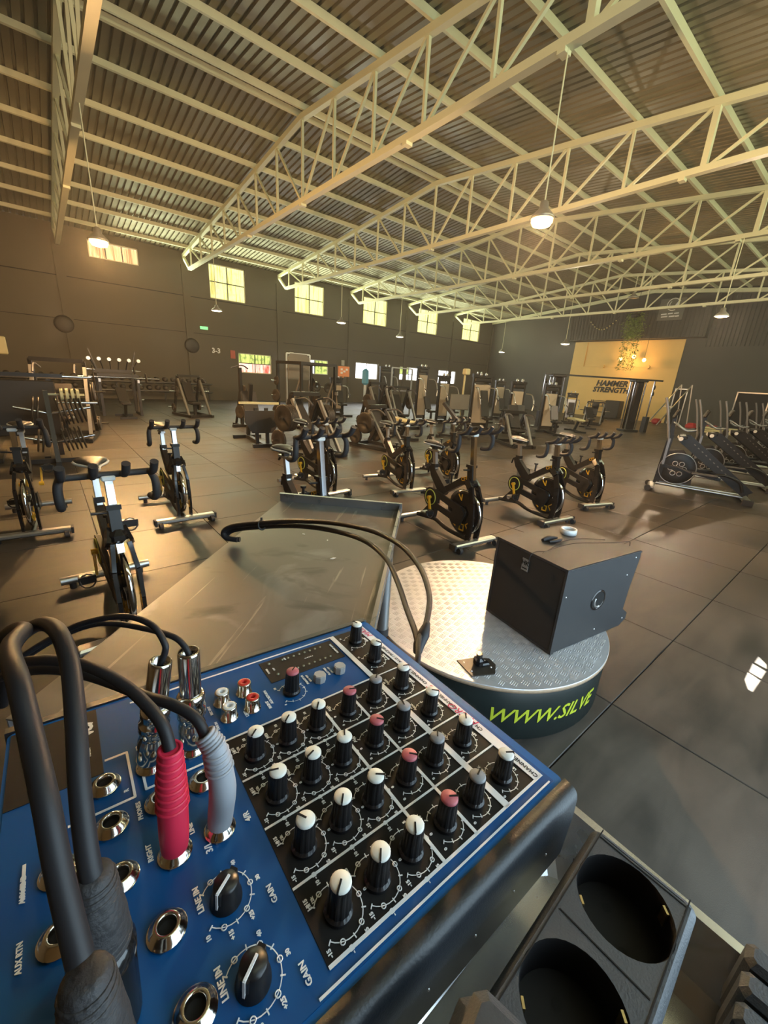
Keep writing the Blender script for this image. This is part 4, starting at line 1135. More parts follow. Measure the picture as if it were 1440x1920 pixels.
def column(c, h=2.25, r=.20, glossy=True):
    for s_ in (-1, 1):
        q = MB(); o_ = Vector((-dr.y, dr.x, 0)) * s_ * .17 + c
        q.box((o_.x, o_.y, h / 2), (.34, .10, h - .1), rz=az, bev=.045); q.build('column_shell', 'black_gloss', t)
        q = MB(); q.cyl((o_ + dr * .24).to_tuple(), (o_ + dr * .24 + Vector((0, 0, h))).to_tuple(), .032, n=10); q.build('guide_rod', 'chrome', t)
        q = MB(); q.cyl((o_ - dr * .24).to_tuple(), (o_ - dr * .24 + Vector((0, 0, h))).to_tuple(), .032, n=10); q.build('guide_rod', 'chrome', t)
    q = MB(); q.box((c.x, c.y, .05), (.7, .6, .10), rz=az, bev=.02); q.box((c.x, c.y, h), (.62, .5, .12), rz=az, bev=.03); q.build('column_cap', 'black', t)


column(A + dr * .0); column(A + dr * 3.75)
for s in (-.55, 4.5):
    c = A + dr * s; q = MB(); q.cyl((c.x, c.y, 0), (c.x, c.y, 2.28), .032, n=8); q.build('end_post', 'chrome', t)
    for z in (2.0, 1.72):
        q = MB(); q.lathe([(.02, -.03), (.10, -.025), (.08, 0), (.10, .025), (.02, .03)], n=14, X=Matrix.Translation((c.x + .08, c.y, z)) @ YM); q.build('pulley', 'black', t)
    q = MB(); q.box((c.x, c.y, .35), (.14, .3, .7), rz=az); q.build('counterweight', 'black', t)

# things on the right by the end wall
t = thing('leaning_frame', 'pale tubular frame leaning by the yellow wall edge', 'frame', (28.2, 8.35, 0), R(10))
q = MB()
for s_ in (-.25, .25): q.beam((-.7, s_ + .6, .02), (.3, s_ - .5, 2.35), .05, .05); q.beam((.25, s_ - .5, 2.35), (.4, s_ - .75, .02), .05, .05)
q.beam((-.1, .35, 1.1), (-.1, -.15, 1.1), .05, .05); q.build('tube_frame', 'silver', t)
for x, y, sx, lb in [(29.0, 9.1, .5, 'red bag on the floor at the foot of the yellow wall'), (27.6, 6.9, .55, 'red pad on the floor behind the first two steppers'), (27.2, 5.9, .6, 'red pad on the floor behind the second and third steppers')]:
    q = MB(); q.box((0, 0, .17), (sx, sx * .9, .34), bev=.1); q.build('floor_pad', 'red', label=lb, cat='pad', loc=(x, y, 0))
for x, y, lb in [(26.3, 5.3, 'pale stack of cushions behind the third stepper'), (24.9, 2.9, 'pale yellow mat pile behind the fourth stepper')]:
    q = MB(); [q.box((0, 0, .06 + .1 * k), (.9 - .05 * k, 1.3, .09), bev=.02, rz=.1 * k) for k in range(3)]; q.build('mat_pile', 'cream', label=lb, cat='mats', loc=(x, y, 0))

# ================================================================== ROUND PLATFORM, SPEAKER
PC = (1.929, 1.2686); PR = .6955; PH = .31
t = thing('round_platform', 'round black platform with an aluminium tread plate top and yellow-green lettering', 'platform', (*PC, 0))
q = MB(); q.lathe([(PR - .012, 0), (PR - .006, .01), (PR - .006, PH - .03), (PR - .012, PH - .022)], n=96); q.disc((0, 0), PR - .012, .0, n=48, up=False); q.build('drum_side', 'drum_side', t)
q = MB(); q.lathe([(PR - .03, PH - .024), (PR + .002, PH - .022), (PR + .002, PH - .004), (PR - .03, PH - .002)], n=96); q.build('plywood_rim', 'ply', t)
q = MB(); q.lathe([(PR + .001, PH - .004), (PR - .001, PH), (0, PH)], n=96, sm=False); q.build('tread_plate', 'tread', t)
q = MB(); cs = .040; ca, sa = math.cos(R(12)), math.sin(R(12))
for i in range(-18, 19):
    for j in range(-18, 19):
        for k in range(4):
            o_ = (k - 1.5) * cs * .235; x, y, a = (i * cs, j * cs + o_, 0) if (i + j) % 2 else (i * cs + o_, j * cs, PI / 2)
            X_, Y_ = x * ca - y * sa, x * sa + y * ca
            if math.hypot(X_, Y_) > PR - .025: continue
            l, w_ = cs * .46, .0026
            q.add([(-l, 0, 0), (-l * .5, -w_, 0), (l * .5, -w_, 0), (l, 0, 0), (l * .5, w_, 0), (-l * .5, w_, 0), (-l * .6, 0, .0016), (l * .6, 0, .0016)],
                  [(0, 1, 6), (1, 2, 7, 6), (2, 3, 7), (3, 4, 7), (4, 5, 6, 7), (5, 0, 6)], 0, False,
                  Matrix.Translation((X_, Y_, PH + .0001)) @ Matrix.Rotation(a + R(12), 4, 'Z'))
q.build('raised_bars', 'tread', t, kind='stuff')
q = MB()
def bend(v):
    a = R(-140.5) + (v.x + 0) / PR; r_ = PR - .0045 + v.z
    return (r_ * math.cos(a), r_ * math.sin(a), v.y + .143)
q.text('WWW.SILVE', .112, None, ext=.001, bold=.0012, shear=.35, ax='LEFT', wmap=bend, space=.98)
q.build('lettering', 'yg', t)

sp_o = Vector((1.844, .777, PH + .004)); e = Vector((.16, .987, 0)).normalized(); gx = Vector((e.y, -e.x, 0))
SX = Matrix((gx, e, Vector((0, 0, 1)))).transposed().to_4x4(); SX.translation = sp_o      # local x = depth to the right, y along the front grille
t = thing('bass_speaker', 'large black wedge-backed speaker box standing on the round platform', 'loudspeaker'); t.matrix_world = SX
prof = [(.012, 0), (.62, 0), (.672, .035), (.672, .075), (.615, .115), (.62, .24), (.648, .445), (.635, .488), (.012, .488)]
q = MB(); n_ = len(prof)
XS = Matrix(((1, 0, 0, 0), (0, 0, 1, 0), (0, 1, 0, 0), (0, 0, 0, 1)))
W_ = .475
inner = prof
q.prism(prof, .006, W_ - .006, 0, X=XS)
q.build('cabinet', 'speaker', t)
# round port drawn flat: ring around a dark disc standing for the shaded hole
hc = (.325, .245); hr = .052
for yy, s_ in ((.0055, -1),):
    q = MB(); nn = 28
    ring = [(hc[0] + (hr + .008) * math.cos(2 * PI * k / nn), hc[1] + (hr + .008) * math.sin(2 * PI * k / nn)) for k in range(nn)]
    q.lathe([(hr + .010, .0), (hr + .006, .004), (hr, .002), (hr - .004, -.0), (hr - .008, -.004)], 0, n=nn, X=Matrix.Translation((hc[0], .0045, hc[1])) @ rot_to((0, -1, 0)))
    q.build('port_ring', 'black_gloss', t)
    q = MB(); q.disc((0, 0), hr, 0, 0, n=nn, X=Matrix.Translation((hc[0], .0035, hc[1])) @ rot_to((0, -1, 0)))
    q.torus((0, 0, 0), hr * .72, .006, 1, n=20, k=6, X=Matrix.Translation((hc[0] + .006, .004, hc[1] - .004)) @ rot_to((0, -1, 0)), a0=2.6, a1=5.0)
    q.build('port', ['dark_hole', 'silver'], t)
q = MB(); q.box((.004, W_ / 2, .244), (.018, W_ - .024, .464), 0, bev=.004); q.build('front_grille', 'grille', t)
q = MB()
for y0, y1, z0, z1 in ((0, W_, 0, .014), (0, W_, .476, .490), (0, .014, .014, .476), (W_ - .014, W_, .014, .476)):
    q.box((.006, (y0 + y1) / 2, (z0 + z1) / 2), (.026, y1 - y0, z1 - z0))
q.build('grille_frame', 'speaker', t)
q = MB(); q.box((.325, .003, .481), (.63, .008, .012), bev=.003); q.build('edge_strip', 'speaker', t)
for x, z in ((.03, .33), (.60, .45), (.555, .35), (.63, .05), (.36, .05)):
    q = MB(); q.lathe([(0, .003), (.004, .002), (.005, 0)], n=8, X=Matrix.Translation((x, .0055, z)) @ rot_to((0, -1, 0))); q.build('screw', 'silver', t)
q = MB()
BX = Matrix(((0, 0, -1, -.0065), (-1, 0, 0, 0), (0, 1, 0, 0), (0, 0, 0, 1)))
q.box((-.253, .408, 0), (.045, .070, .003), 0, X=BX, bev=.001); bd = q.build('badge', 'silver', t)
q = MB(); q.text('HK', .034, BX @ Matrix.Translation((-.253, .418, .002)), bold=.001, ext=.0005); q.box((-.253, .388, .002), (.034, .006, .001), 0, X=BX); q.build('lettering', 'panel_black', bd)

q = MB(); q.lathe([(.036, 0), (.047, 0), (.047, .032), (.036, .032)], n=32, closed=True)
q.build('tape_roll', 'white', label='roll of white tape lying on top of the speaker', cat='tape', loc=(2.345, 1.045, PH + .494 + .001))
q = MB(); T = PH + .4995
cab = [(1.855, .985, T - .075), (1.87, .985, T - .02), (1.885, .985, T + .004), (1.94, .96, T + .004), (2.05, .955, T + .004), (2.2, .93, T + .004), (2.33, .86, T + .004), (2.43, .80, T + .006), (2.50, .765, T + .010), (2.525, .76, T - .01), (2.53, .758, T - .1), (2.535, .745, T - .25), (2.525, .72, T - .34), (2.50, .70, T - .37), (2.485, .70, T - .375)]
cab[0] = (1.842, .99, T - .06); cab[1] = (1.846, .99, T - .012)
q.tube(cab, .0022, n=6); q.tube([(1.90, .955, T + .004), (2.0, .965, T + .004), (2.15, .985, T + .004), (2.3, .95, T + .004), (2.42, .86, T + .004)], .0022, n=6)
q.build('thin_lead', 'cable', label='thin black lead draped over the top of the speaker', cat='cable')
q = MB(); q.tube([(2.07, 1.055, T + .006), (2.12, 1.05, T + .010), (2.18, 1.03, T + .006)], [.010, .017, .008], n=8); q.tube([(2.08, 1.02, T + .006), (2.15, 1.0, T + .008), (2.2, 1.01, T + .006)], [.006, .012, .006], n=8)
q.build('cable_bundle', 'cable', label='small coiled bundle of lead beside the tape roll', cat='cable')

# bracket plate lying on the tread plate
t = thing('plate_bracket', 'dark steel bracket plate with an upright lug lying on the tread plate', 'bracket', (1.455, .945, PH + .001), R(-20))
q = MB(); q.prism([(-.085, .06), (-.07, -.06), (.05, -.075), (.09, -.02), (.085, .03), (.02, .055)], 0, .006); q.build('base_plate', 'plate', t)
q = MB(); q.box((0, 0, .03), (.045, .05, .05), bev=.012); q.cyl((0, 0, .05), (0, 0, .075), .016, n=10); q.box((.03, -.01, .015), (.05, .03, .02), bev=.006); q.build('lug', 'black_gloss', t)
q = MB(); [q.lathe([(0, .004), (.005, .003), (.006, 0)], n=8, X=Matrix.Translation((x, y, .006))) for x, y in ((.05, .02), (.055, -.03), (-.055, -.03), (-.06, .035))]; q.build('bolt', 'silver', t)

# ================================================================== STEEL TABLE (turned 45 degrees)
TA = R(-45); ux = Vector((math.cos(TA), math.sin(TA), 0)); uy = Vector((-math.cos(TA + PI / 2) * 1, -math.sin(TA + PI / 2), 0))  # ux: along far rim to the right; uy: towards the camera
TZ = 1.03; FL = Vector((.855, 1.86, 0)); TW = .628; TLn = 1.42
TX = Matrix((ux, uy * -1, Vector((0, 0, 1)))).transposed().to_4x4(); TX.translation = FL      # local y points away, so the table runs in -y
t = thing('steel_table', 'dull stainless table with a raised far rim, behind the mixer', 'table'); t.matrix_world = TX
q = MB(); q.box((TW / 2, -TLn / 2, TZ - .026), (TW, TLn, .004)); q.build('tabletop', 'table', t)
q = MB(); q.box((TW / 2, -.004, TZ - .005), (TW, .004, .05)); q.box((TW / 2, -.012, TZ + .019), (TW, .018, .004)); q.build('far_rim', 'steel', t)
q = MB(); q.box((TW - .004, -TLn / 2, TZ - .012), (.004, TLn, .034)); q.box((TW - .008, -TLn / 2, TZ + .004), (.012, TLn, .003)); q.build('side_rim', 'steel', t)
q = MB(); q.box((.002, -TLn / 2, TZ - .040), (.003, TLn, .03)); q.build('left_lip', 'steel', t)
for x, y, z0 in ((TW - .055, -.055, PH), (.05, -.055, 0), (TW - .05, -TLn + .05, 0), (.05, -TLn + .05, 0)):
    q = MB(); q.cyl((x, y, z0 + .04), (x, y, TZ - .03), .031, 0, n=16); q.cyl((x, y, z0 + .001), (x, y, z0 + .045), .035, 1, n=14); q.build('leg', ['steel', 'rubber'], t)
for k, (x, y, s_) in enumerate(((.42, -.62, .012), (.36, -.46, .006), (.25, -.42, .008))):
    q = MB(); q.prism([(-s_, 0), (-s_ * .2, -s_ * .5), (s_, -.1 * s_), (s_ * .3, s_ * .5)], 0, .0015, X=TX @ Matrix.Translation((x, y, TZ - .0235)) @ Matrix.Rotation(.7 + k, 4, 'Z'))
    q.build('paper_scrap', 'white', label=('larger white scrap of paper in the middle of the steel table', 'tiny white scrap on the steel table nearer its far rim', 'small pale scrap on the steel table left of the other scraps')[k], cat='scrap')

# looping cable pair from the table towards the mixer
def cable(name, pts, r, label, ms='cable', cat='cable', n=10, sub=5, group=None):
    q = MB(); q.tube(pts, r, n=n, sub=sub); return q.build(name, ms, label=label, cat=cat, group=group)


la = [(0.4705, 1.4073, 1.0302), (0.4392, 1.4357, 1.0353), (0.4366, 1.4474, 1.0575), (0.4644, 1.4089, 1.0861), (0.5132, 1.2772, 1.1297), (0.5583, 1.1231, 1.1781), (0.5765, 0.9253, 1.2321), (0.5711, 0.7416, 1.2731), (0.5295, 0.5836, 1.3034), (0.4722, 0.4592, 1.3175), (0.4125, 0.3741, 1.3227), (0.3674, 0.33, 1.3242), (0.3328, 0.304, 1.324), (0.3137, 0.2929, 1.3247), (0.2839, 0.2634, 1.3259), (0.2602, 0.2469, 1.3054)]
lb_ = [(0.4834, 1.4175, 1.0251), (0.4529, 1.4444, 1.0255), (0.4503, 1.4563, 1.041), (0.4767, 1.4184, 1.068), (0.5335, 1.2805, 1.113), (0.5694, 1.1079, 1.1643), (0.5733, 0.9193, 1.2118), (0.5569, 0.7428, 1.2483), (0.5106, 0.5983, 1.2688), (0.4501, 0.4883, 1.2785), (0.3817, 0.3888, 1.2973), (0.3302, 0.3179, 1.3195), (0.3121, 0.2928, 1.3215)]
ra = [.010, .010, .010, .0098, .0092, .0085, .0075, .0066, .0057, .0049, .0044, .004, .0036, .0036, .0033, .0032]
cable('loop_cable', la, ra, 'outer of two black cables arching from the steel table down to the mixer side')
cable('loop_cable', lb_, ra[:13], 'inner of two black cables arching from the steel table down to the mixer side')
q = MB(); q.tube([la[10], la[11], la[12]], .0001, n=4) if False else None
q.tube([(.3405, .3065, 1.330), (.3285, .300, 1.3225), (.3165, .294, 1.3165), (.308, .2875, 1.311)], [.0045, .0085, .0075, .005], n=8); q.tube([(.349, .313, 1.3245), (.334, .304, 1.322), (.320, .296, 1.3195)], [.004, .0065, .004], n=8)
q.build('cable_joint', 'cable', label='moulded joint where the two arching cables meet above the platform edge', cat='connector')
q = MB(); q.torus((0, 0, 0), .016, .0035, n=12, X=Matrix.Translation((.515, 1.278, 1.122)) @ rot_to((-.3, .9, -.3))); q.box((.515, 1.279, 1.143), (.006, .006, .014)); q.build('cable_tie', 'black', label='thin black tie binding the two arching cables over the steel table', cat='cable tie')

# ================================================================== MIXER STAND AND BASIN
t = thing('mixer_trolley', 'steel trolley top with a bright basin beneath the mixer and power strip', 'trolley', (0, 0, 0))
zr = 1.330; zb = 1.282; bx0, bx1, by0, by1 = -.30, .266, -.22, .094; c_ = .022
def rr(x0, x1, y0, y1, c, n=4):
    out = []
    for cx, cy, a0 in ((x1 - c, y1 - c, 0), (x0 + c, y1 - c, 90), (x0 + c, y0 + c, 180), (x1 - c, y0 + c, 270)):
        for k in range(n + 1): a = R(a0 + 90 * k / n); out.append((cx + c * math.cos(a), cy + c * math.sin(a)))
    return out
q = MB(); o1 = rr(bx0, bx1, by0, by1, c_); i1 = rr(bx0 + .006, bx1 - .006, by0 + .006, by1 - .006, c_ - .004); i2 = rr(bx0 + .012, bx1 - .012, by0 + .012, by1 - .012, c_ - .004); i3 = rr(bx0 + .022, bx1 - .022, by0 + .022, by1 - .022, c_ - .004)
n_ = len(o1); L_ = [(o1, zr - .012), (o1, zr), (i1, zr), (i2, zb + .008), (i3, zb)]
vs = [(x, y, z) for P_, z in L_ for x, y in P_]
q.add(vs, [(k * n_ + i, k * n_ + (i + 1) % n_, (k + 1) * n_ + (i + 1) % n_, (k + 1) * n_ + i) for k in range(4) for i in range(n_)], 0, False)
q.add(vs, [tuple(range(4 * n_, 5 * n_))], 0, False); q.build('basin', 'basin', t)
q = MB(); q.box((.01, .19, zr - .012), (.40, .18, .02)); q.build('deck', 'steel', t)
for x, y in ((-.17, .265), (.19, .265), (-.25, -.18), (.23, -.18)):
    q = MB(); q.box((x, y, .64), (.03, .03, 1.28)); q.build('leg', 'steel', t)

# ================================================================== MIXER
P = .034
MW = Matrix(((.998, .013, .062), (-.015, 1.0, .018), (-.062, -.019, .998)))
cx_ = Vector((MW[0][0], MW[1][0], MW[2][0])).normalized(); cz_ = cx_.cross(Vector((MW[0][1], MW[1][1], MW[2][1]))).normalized(); cy_ = cz_.cross(cx_)
MX = Matrix((cx_, cy_, cz_)).transposed().to_4x4(); MX.translation = (.125, .082, 1.390)
mx_ = thing('audio_mixer', 'blue and black audio mixer covered in knobs, jacks and plugged cables', 'audio mixer'); mx_.matrix_world = MX
def u(a): return a * P
q = MB(); q.prism(rr(u(-5.36), u(3.07), u(-.30), u(6.38), .004), -.004, -.0002)
q.build('case_deck', 'blue2', mx_)
q = MB(); q.prism([(u(-5.36), -.055), (u(3.07), -.055), (u(3.10), -.004), (u(-5.36), -.004)], u(-.30), u(6.38), X=Matrix(((1, 0, 0, 0), (0, 0, 1, 0), (0, 1, 0, 0), (0, 0, 0, 1)))); q.build('case_body', 'plastic', mx_)
# rounded plastic cheek along the near side, back lip and right nose
q = MB(); pr = [(u(-.30), .0015), (u(-.30), -.055), (u(-.58), -.055), (u(-.62), -.020), (u(-.61), -.0065), (u(-.585), -.0030), (u(-.55), -.0010), (u(-.50), .0002)]
XC = Matrix(((0, 0, 1, 0), (1, 0, 0, 0), (0, 1, 0, 0), (0, 0, 0, 1)))
q.prism(pr, u(-5.4), u(3.08), X=XC, sm=True); cheek = q.build('near_cheek', 'plastic', mx_)
q = MB()
for k in range(7): q.lathe([(0, .0006), (.0006, .0005), (.0008, 0)], n=8, X=Matrix.Translation((u(2.2 - k * 1.0), u(-.612), -.030)) @ rot_to((0, -1, 0)))
q.build('screw', 'silver', cheek)
q = MB(); q.prism([(u(6.38), .0015), (u(6.38), -.055), (u(6.66), -.05), (u(6.68), -.01), (u(6.58), .0005)], u(-5.4), u(3.08), X=XC, sm=False); q.build('far_lip', 'plastic', mx_)
# main blue enamel face
q = MB(); q.box((u((-5.30 + 2.86) / 2), u(3.05), .0003), (u(8.16), u(6.5), .0006)); q.build('face_panel', 'blue', mx_)
# printed black fields
q = MB(); zz = .0010
def field(u0, u1, v0, v1, z=zz, mi=0, qq=None): (qq or q).box((u((u0 + u1) / 2), u((v0 + v1) / 2), z - .0002), (u(u1 - u0), u(v1 - v0), .0004), mi)
field(-2.07, 2.52, 0, 4.03); field(1.69, 2.52, 4.0, 6.12); field(-.60, 1.50, 5.16, 6.0); field(-5.30, -3.99, 4.5, 6.28)
q.build('black_print', 'panel_black', mx_)
# white print: lines, arcs, ticks, lettering
q = MB(); z2 = .0015
def line(u0, v0, u1, v1, w_=.03):
    a = Vector((u(u0), u(v0), z2)); b = Vector((u(u1), u(v1), z2)); d = b - a; L = d.length; ang = math.atan2(d.y, d.x)
    q.box(((a + b) / 2).to_tuple(), (L, u(w_), .0003), rz=ang)
for v in (1, 2, 3): line(-2.07, v, 1.55, v, .035); line(1.69, v, 2.52, v, .035)
line(-2.07, 4.04, 1.55, 4.04, .04); line(1.69, 4.04, 2.40, 4.04, .03)
line(-2.07, 0, 2.75, 0, .045); line(0, 0, 0, 4.03, .06); line(.767, 0, .767, 4.03, .06)
line(1.62, -.02, 1.62, 6.10, .14); line(2.635, 0, 2.635, 6.2, .235)
line(-3.4, 6.10, 1.69, 6.10, .04); line(-2.3, -.17, 2.75, -.17, .03)
q.build('white_lines', 'white_ink', mx_)
q = MB()
TXT = Matrix.Rotation(R(90), 4, 'Z')
def txt(s, uu, vv, size, rot=90, bold=.0001):
    q.text(s, size * .78, Matrix.Translation((u(uu), u(vv), z2)) @ Matrix.Rotation(R(rot), 4, 'Z'), ext=.00012, bold=bold)
def dial(uu, vv, r_=.40, marks=11, nums=None, gap0=-50, sweep=280, ring=()):
    """arc open towards the lettering (towards -u), with ticks, small circles and numbers"""
    c0 = 180 + (360 - sweep) / 2
    seg = 26
    vs = []; fs = []
    for i in range(seg + 1):
        a = R(c0 + sweep * i / seg)
        for rr_ in (u(r_) - .00022, u(r_) + .00022): vs.append((u(uu) + rr_ * math.cos(a), u(vv) + rr_ * math.sin(a), z2))
    for i in range(seg): fs.append((2 * i, 2 * i + 1, 2 * i + 3, 2 * i + 2))
    q.add(vs, fs, 0)
    for k in range(marks):
        a = R(c0 + sweep * k / (marks - 1)); rm = u(r_) - (.0004 if k % 2 else -.0004)
        if k in ring: q.torus((u(uu) + u(r_) * math.cos(a), u(vv) + u(r_) * math.sin(a), z2), .0011, .0003, n=10, k=4)
        else: q.box((u(uu) + rm * math.cos(a), u(vv) + rm * math.sin(a), z2), (.0022, .0005, .0003), rz=a)
    if nums:
        for a, s in nums:
            a = R(a); q.text(s, .0025, Matrix.Translation((u(uu) + u(r_ + .11) * math.cos(a), u(vv) + u(r_ + .11) * math.sin(a), z2)) @ Matrix.Rotation(R(90), 4, 'Z'), ext=.0001, bold=.00012)
EQN = [(225, '-15'), (262, '-10'), (297, '-5'), (0, '0'), (63, '5'), (98, '10'), (135, '+15')]
VN = [(225, '0'), (315, '3'), (45, '7'), (135, '10')]
COLS = (-1.67, -1.0, -.33, .45, 1.18, 2.03)
for k in range(4):
    v = .43 + k
    for i, uu in enumerate(COLS):
        dial(uu, v, .34 if i < 3 else .31, 11, EQN if i < 3 else ([(225, '0'), (135, '10')]), ring=(1, 3, 5, 7, 9) if i < 3 else ())
    txt('HI', -1.98 + .0, v + .26, .0036); txt('12k', -1.90, v + .30, .0026); txt('MID', -1.32, v + .30, .0036); txt('2.5k', -1.40, v + .33, .0026); txt('LOW', -.64, v + .30, .0036); txt('80', -.72, v + .33, .0026)
    txt('AUX', .12, v + .28, .0038); txt('PAN', .88, v + .28, .0036); txt('PEAK', 1.82, v + .32, .0032); txt('L  R', 1.50, v + .1, .0030); txt('LEVEL', 2.40, v + .02, .0034)
    txt(('CHANNEL 1', 'CH 2', 'CH 3/4', 'CH 5/6')[k], 2.63, v - .12, .0034) if False else None
dial(2.1, 5.58, .31, 11, [(225, '0'), (135, '10')]); dial(2.07, 4.6, .31, 11, [(225, '0'), (135, '10')]); dial(-.33, 4.62, .31, 11, [(225, '0'), (135, '10')])
txt('MAIN', 2.44, 5.5, .0034); txt('PHONES', 2.44, 4.55, .0032); txt('AUX RETURN', -.86, 4.75, .0034); txt('PHANTOM', .12, 4.85, .0032); txt('ON / OFF', .22, 4.85, .0028); txt('PLAY MIX', .74, 4.85, .0032); txt('ON / OFF', .84, 4.85, .0028)
for v_, n2 in ((.43, None), (1.43, None)):
    dial(-2.85, v_, .33, 11, [(225, '10'), (262, '+15'), (300, '+25'), (0, '30'), (60, '40'), (135, '0')], ring=(1, 3, 5, 7, 9)); txt('GAIN', -2.32, v_ - .30, .0046)
txt('LINE IN', -3.16, .62, .0046); txt('LINE IN', -3.16, 1.62, .0046); txt('3/L', -2.86, 2.22, .0060); txt('4/R', -2.22, 2.36, .0056); txt('LINE', -3.0, 2.65, .0040); txt('LINE', -2.4, 2.8, .0036)
txt('RIGHT', -3.58, 2.62, .0042); txt('PHONES', -3.60, 3.40, .0040); txt('R', -3.72, 3.90, .0042); txt('L', -2.98, 3.82, .0040); txt('R', -2.3, 3.95, .0040); txt('AUX SEND', -5.0, 3.05, .0036); txt('AUX RTN', -5.0, 2.2, .0036); txt('AUX', -5.0, 1.3, .0036)
txt('L', -1.58, 5.35, .0034); txt('R', -1.08, 5.42, .0034); txt('LEFT', -1.45, 4.52, .0038); txt('RIGHT', -.95, 4.52, .0038); txt('REC OUT', -2.06, 5.0, .0030); txt('TAPE IN', -2.06, 4.5, .0030)
txt('POWER', -.52, 5.6, .0026); txt('CLIP', -.36, 5.6, .0024); txt('LEFT', .05, 5.85, .0020); txt('+6 +3 0 -3 -6', .62, 5.6, .0020, rot=0); txt('OUTPUT LEVEL', 1.40, 5.6, .0030)
txt('VC7', -4.15, 5.75, .0095, rot=90, bold=.0006); txt('MIXER', -4.17, 5.1, .0034, rot=90)
line_q = q
def outline(pts, w_=.04):
    for a, b in zip(pts[:-1], pts[1:]):
        A_ = Vector((u(a[0]), u(a[1]), z2)); B2 = Vector((u(b[0]), u(b[1]), z2)); d = B2 - A_
        q.box(((A_ + B2) / 2).to_tuple(), (d.length + .0006, u(w_), .0003), rz=math.atan2(d.y, d.x))
outline([(-3.95, 4.75), (-3.62, 4.75), (-3.62, 3.70), (-4.5, 3.70)]); outline([(-3.3, 4.78), (-3.45, 4.78), (-3.45, 3.75), (-2.35, 3.75)]); outline([(-2.3, 4.7), (-2.25, 4.7), (-2.25, 4.1)], .03)
outline([(-5.0, 3.4), (-5.0, 2.9)]);
q.build('white_lettering', 'white_ink', mx_)
# small print and red pen marks on the white label strip
q = MB()
for s, v in (('CHANNEL', .30), ('CH 2', 1.50), ('CHANNEL 3', 2.45), ('CHANNEL 5 / 6', 3.55), ('AUX / PHONES', 4.55)):
    q.text(s, .0042, Matrix.Translation((u(2.63), u(v), .0019)) @ Matrix.Rotation(R(90), 4, 'Z'), ext=.0001)
q.build('strip_lettering', 'panel_black', mx_, kind='stuff')
q = MB()
for s, v in (('MICRO', 1.92), ('PC', 2.88), ('MAIN', 5.85)):
    q.text(s, .0085, Matrix.Translation((u(2.64), u(v), .0019)) @ Matrix.Rotation(R(96), 4, 'Z'), ext=.0001, shear=.3)
q.build('pen_marks', 'pen', mx_)


def knob(uu, vv, capm, ang, h=.0185, r_=.0058):
    q = MB(); pr = []
    n = 36; vs = []; fs = []
    for j, (rs, z) in enumerate(((1.18, .0005), (1.18, .002), (1.0, .0032), (.92, h - .002), (.86, h))):
        for i in range(n):
            fl_ = 1 - (.05 if (i % 3 == 0 and j in (2, 3)) else 0); a = 2 * PI * i / n; vs.append((r_ * rs * fl_ * math.cos(a), r_ * rs * fl_ * math.sin(a), z))
    for j in range(4):
        for i in range(n): fs.append((j * n + i, j * n + (i + 1) % n, (j + 1) * n + (i + 1) % n, (j + 1) * n + i))
    fs.append(tuple(range(4 * n, 5 * n)))
    q.add(vs, fs, 0, False)
    k = q.build('knob', 'knob', mx_, loc=(u(uu), u(vv), .001))
    q = MB(); q.lathe([(r_ * .86, h - .0001), (r_ * .86, h + .0008), (r_ * .72, h + .0016), (0, h + .0018)], n=20); c = q.build('cap', capm, k)
    q = MB(); a = R(ang); q.box((r_ * .42 * math.cos(a), r_ * .42 * math.sin(a), h + .0018), (r_ * .95, .0009, .0006), rz=a); q.box((r_ * .90 * math.cos(a), r_ * .90 * math.sin(a), h - .003), (.0006, .0009, .008), rz=a); q.build('pointer', 'knob', k)
    return k


AN = [[-140, -130, -130, -30, 20, -30], [120, -130, -35, -45, 45, 45], [160, -160, 60, -45, 70, -40], [-140, -140, -130, -20, 40, -15]]
for k in range(4):
    for i, uu in enumerate(COLS):
        knob(uu, .43 + k, ('cap_w', 'cap_w', 'cap_w', 'cap_r', 'cap_g', 'cap_w')[i], AN[k][i])
knob(-.33, 4.65, 'cap_r', 40); knob(2.13, 5.6, 'cap_w', 100); knob(2.08, 4.61, 'cap_w', -60)
for v_ in (.43, 1.43):   # squat gain knobs
    q = MB(); q.lathe([(.0072, 0), (.0070, .002), (.0060, .005), (.0056, .0105), (.0050, .0115), (0, .0117)], n=28); q.box((0, 0, .0085), (.0125, .0034, .006), rz=R(215)); k = q.build('gain_knob', 'knob', mx_, loc=(u(-2.85), u(v_), .001))
    q = MB(); q.box((.002 * math.cos(R(215)), .002 * math.sin(R(215)), .0121), (.0085, .0011, .0009), rz=R(215)); q.box((.0061 * math.cos(R(215)), .0061 * math.sin(R(215)), .0075), (.0011, .0011, .0095), rz=R(215)); q.build('pointer', 'white_ink', k)


def jack(uu, vv):
    q = MB(); q.lathe([(.0080, 0), (.0080, .0013)], n=6, sm=False); q.lathe([(.0080, .0013), (.0070, .0019), (.0066, .0032), (.0057, .0036), (.0055, .0044), (.0042, .0048), (.0037, .0042), (.0036, .001)], n=24)
    j = q.build('jack_socket', 'nickel', mx_, loc=(u(uu), u(vv), .001)); q = MB(); q.disc((0, 0), .0038, .0012, n=20); q.build('socket_hole', 'dark_hole', j); return j


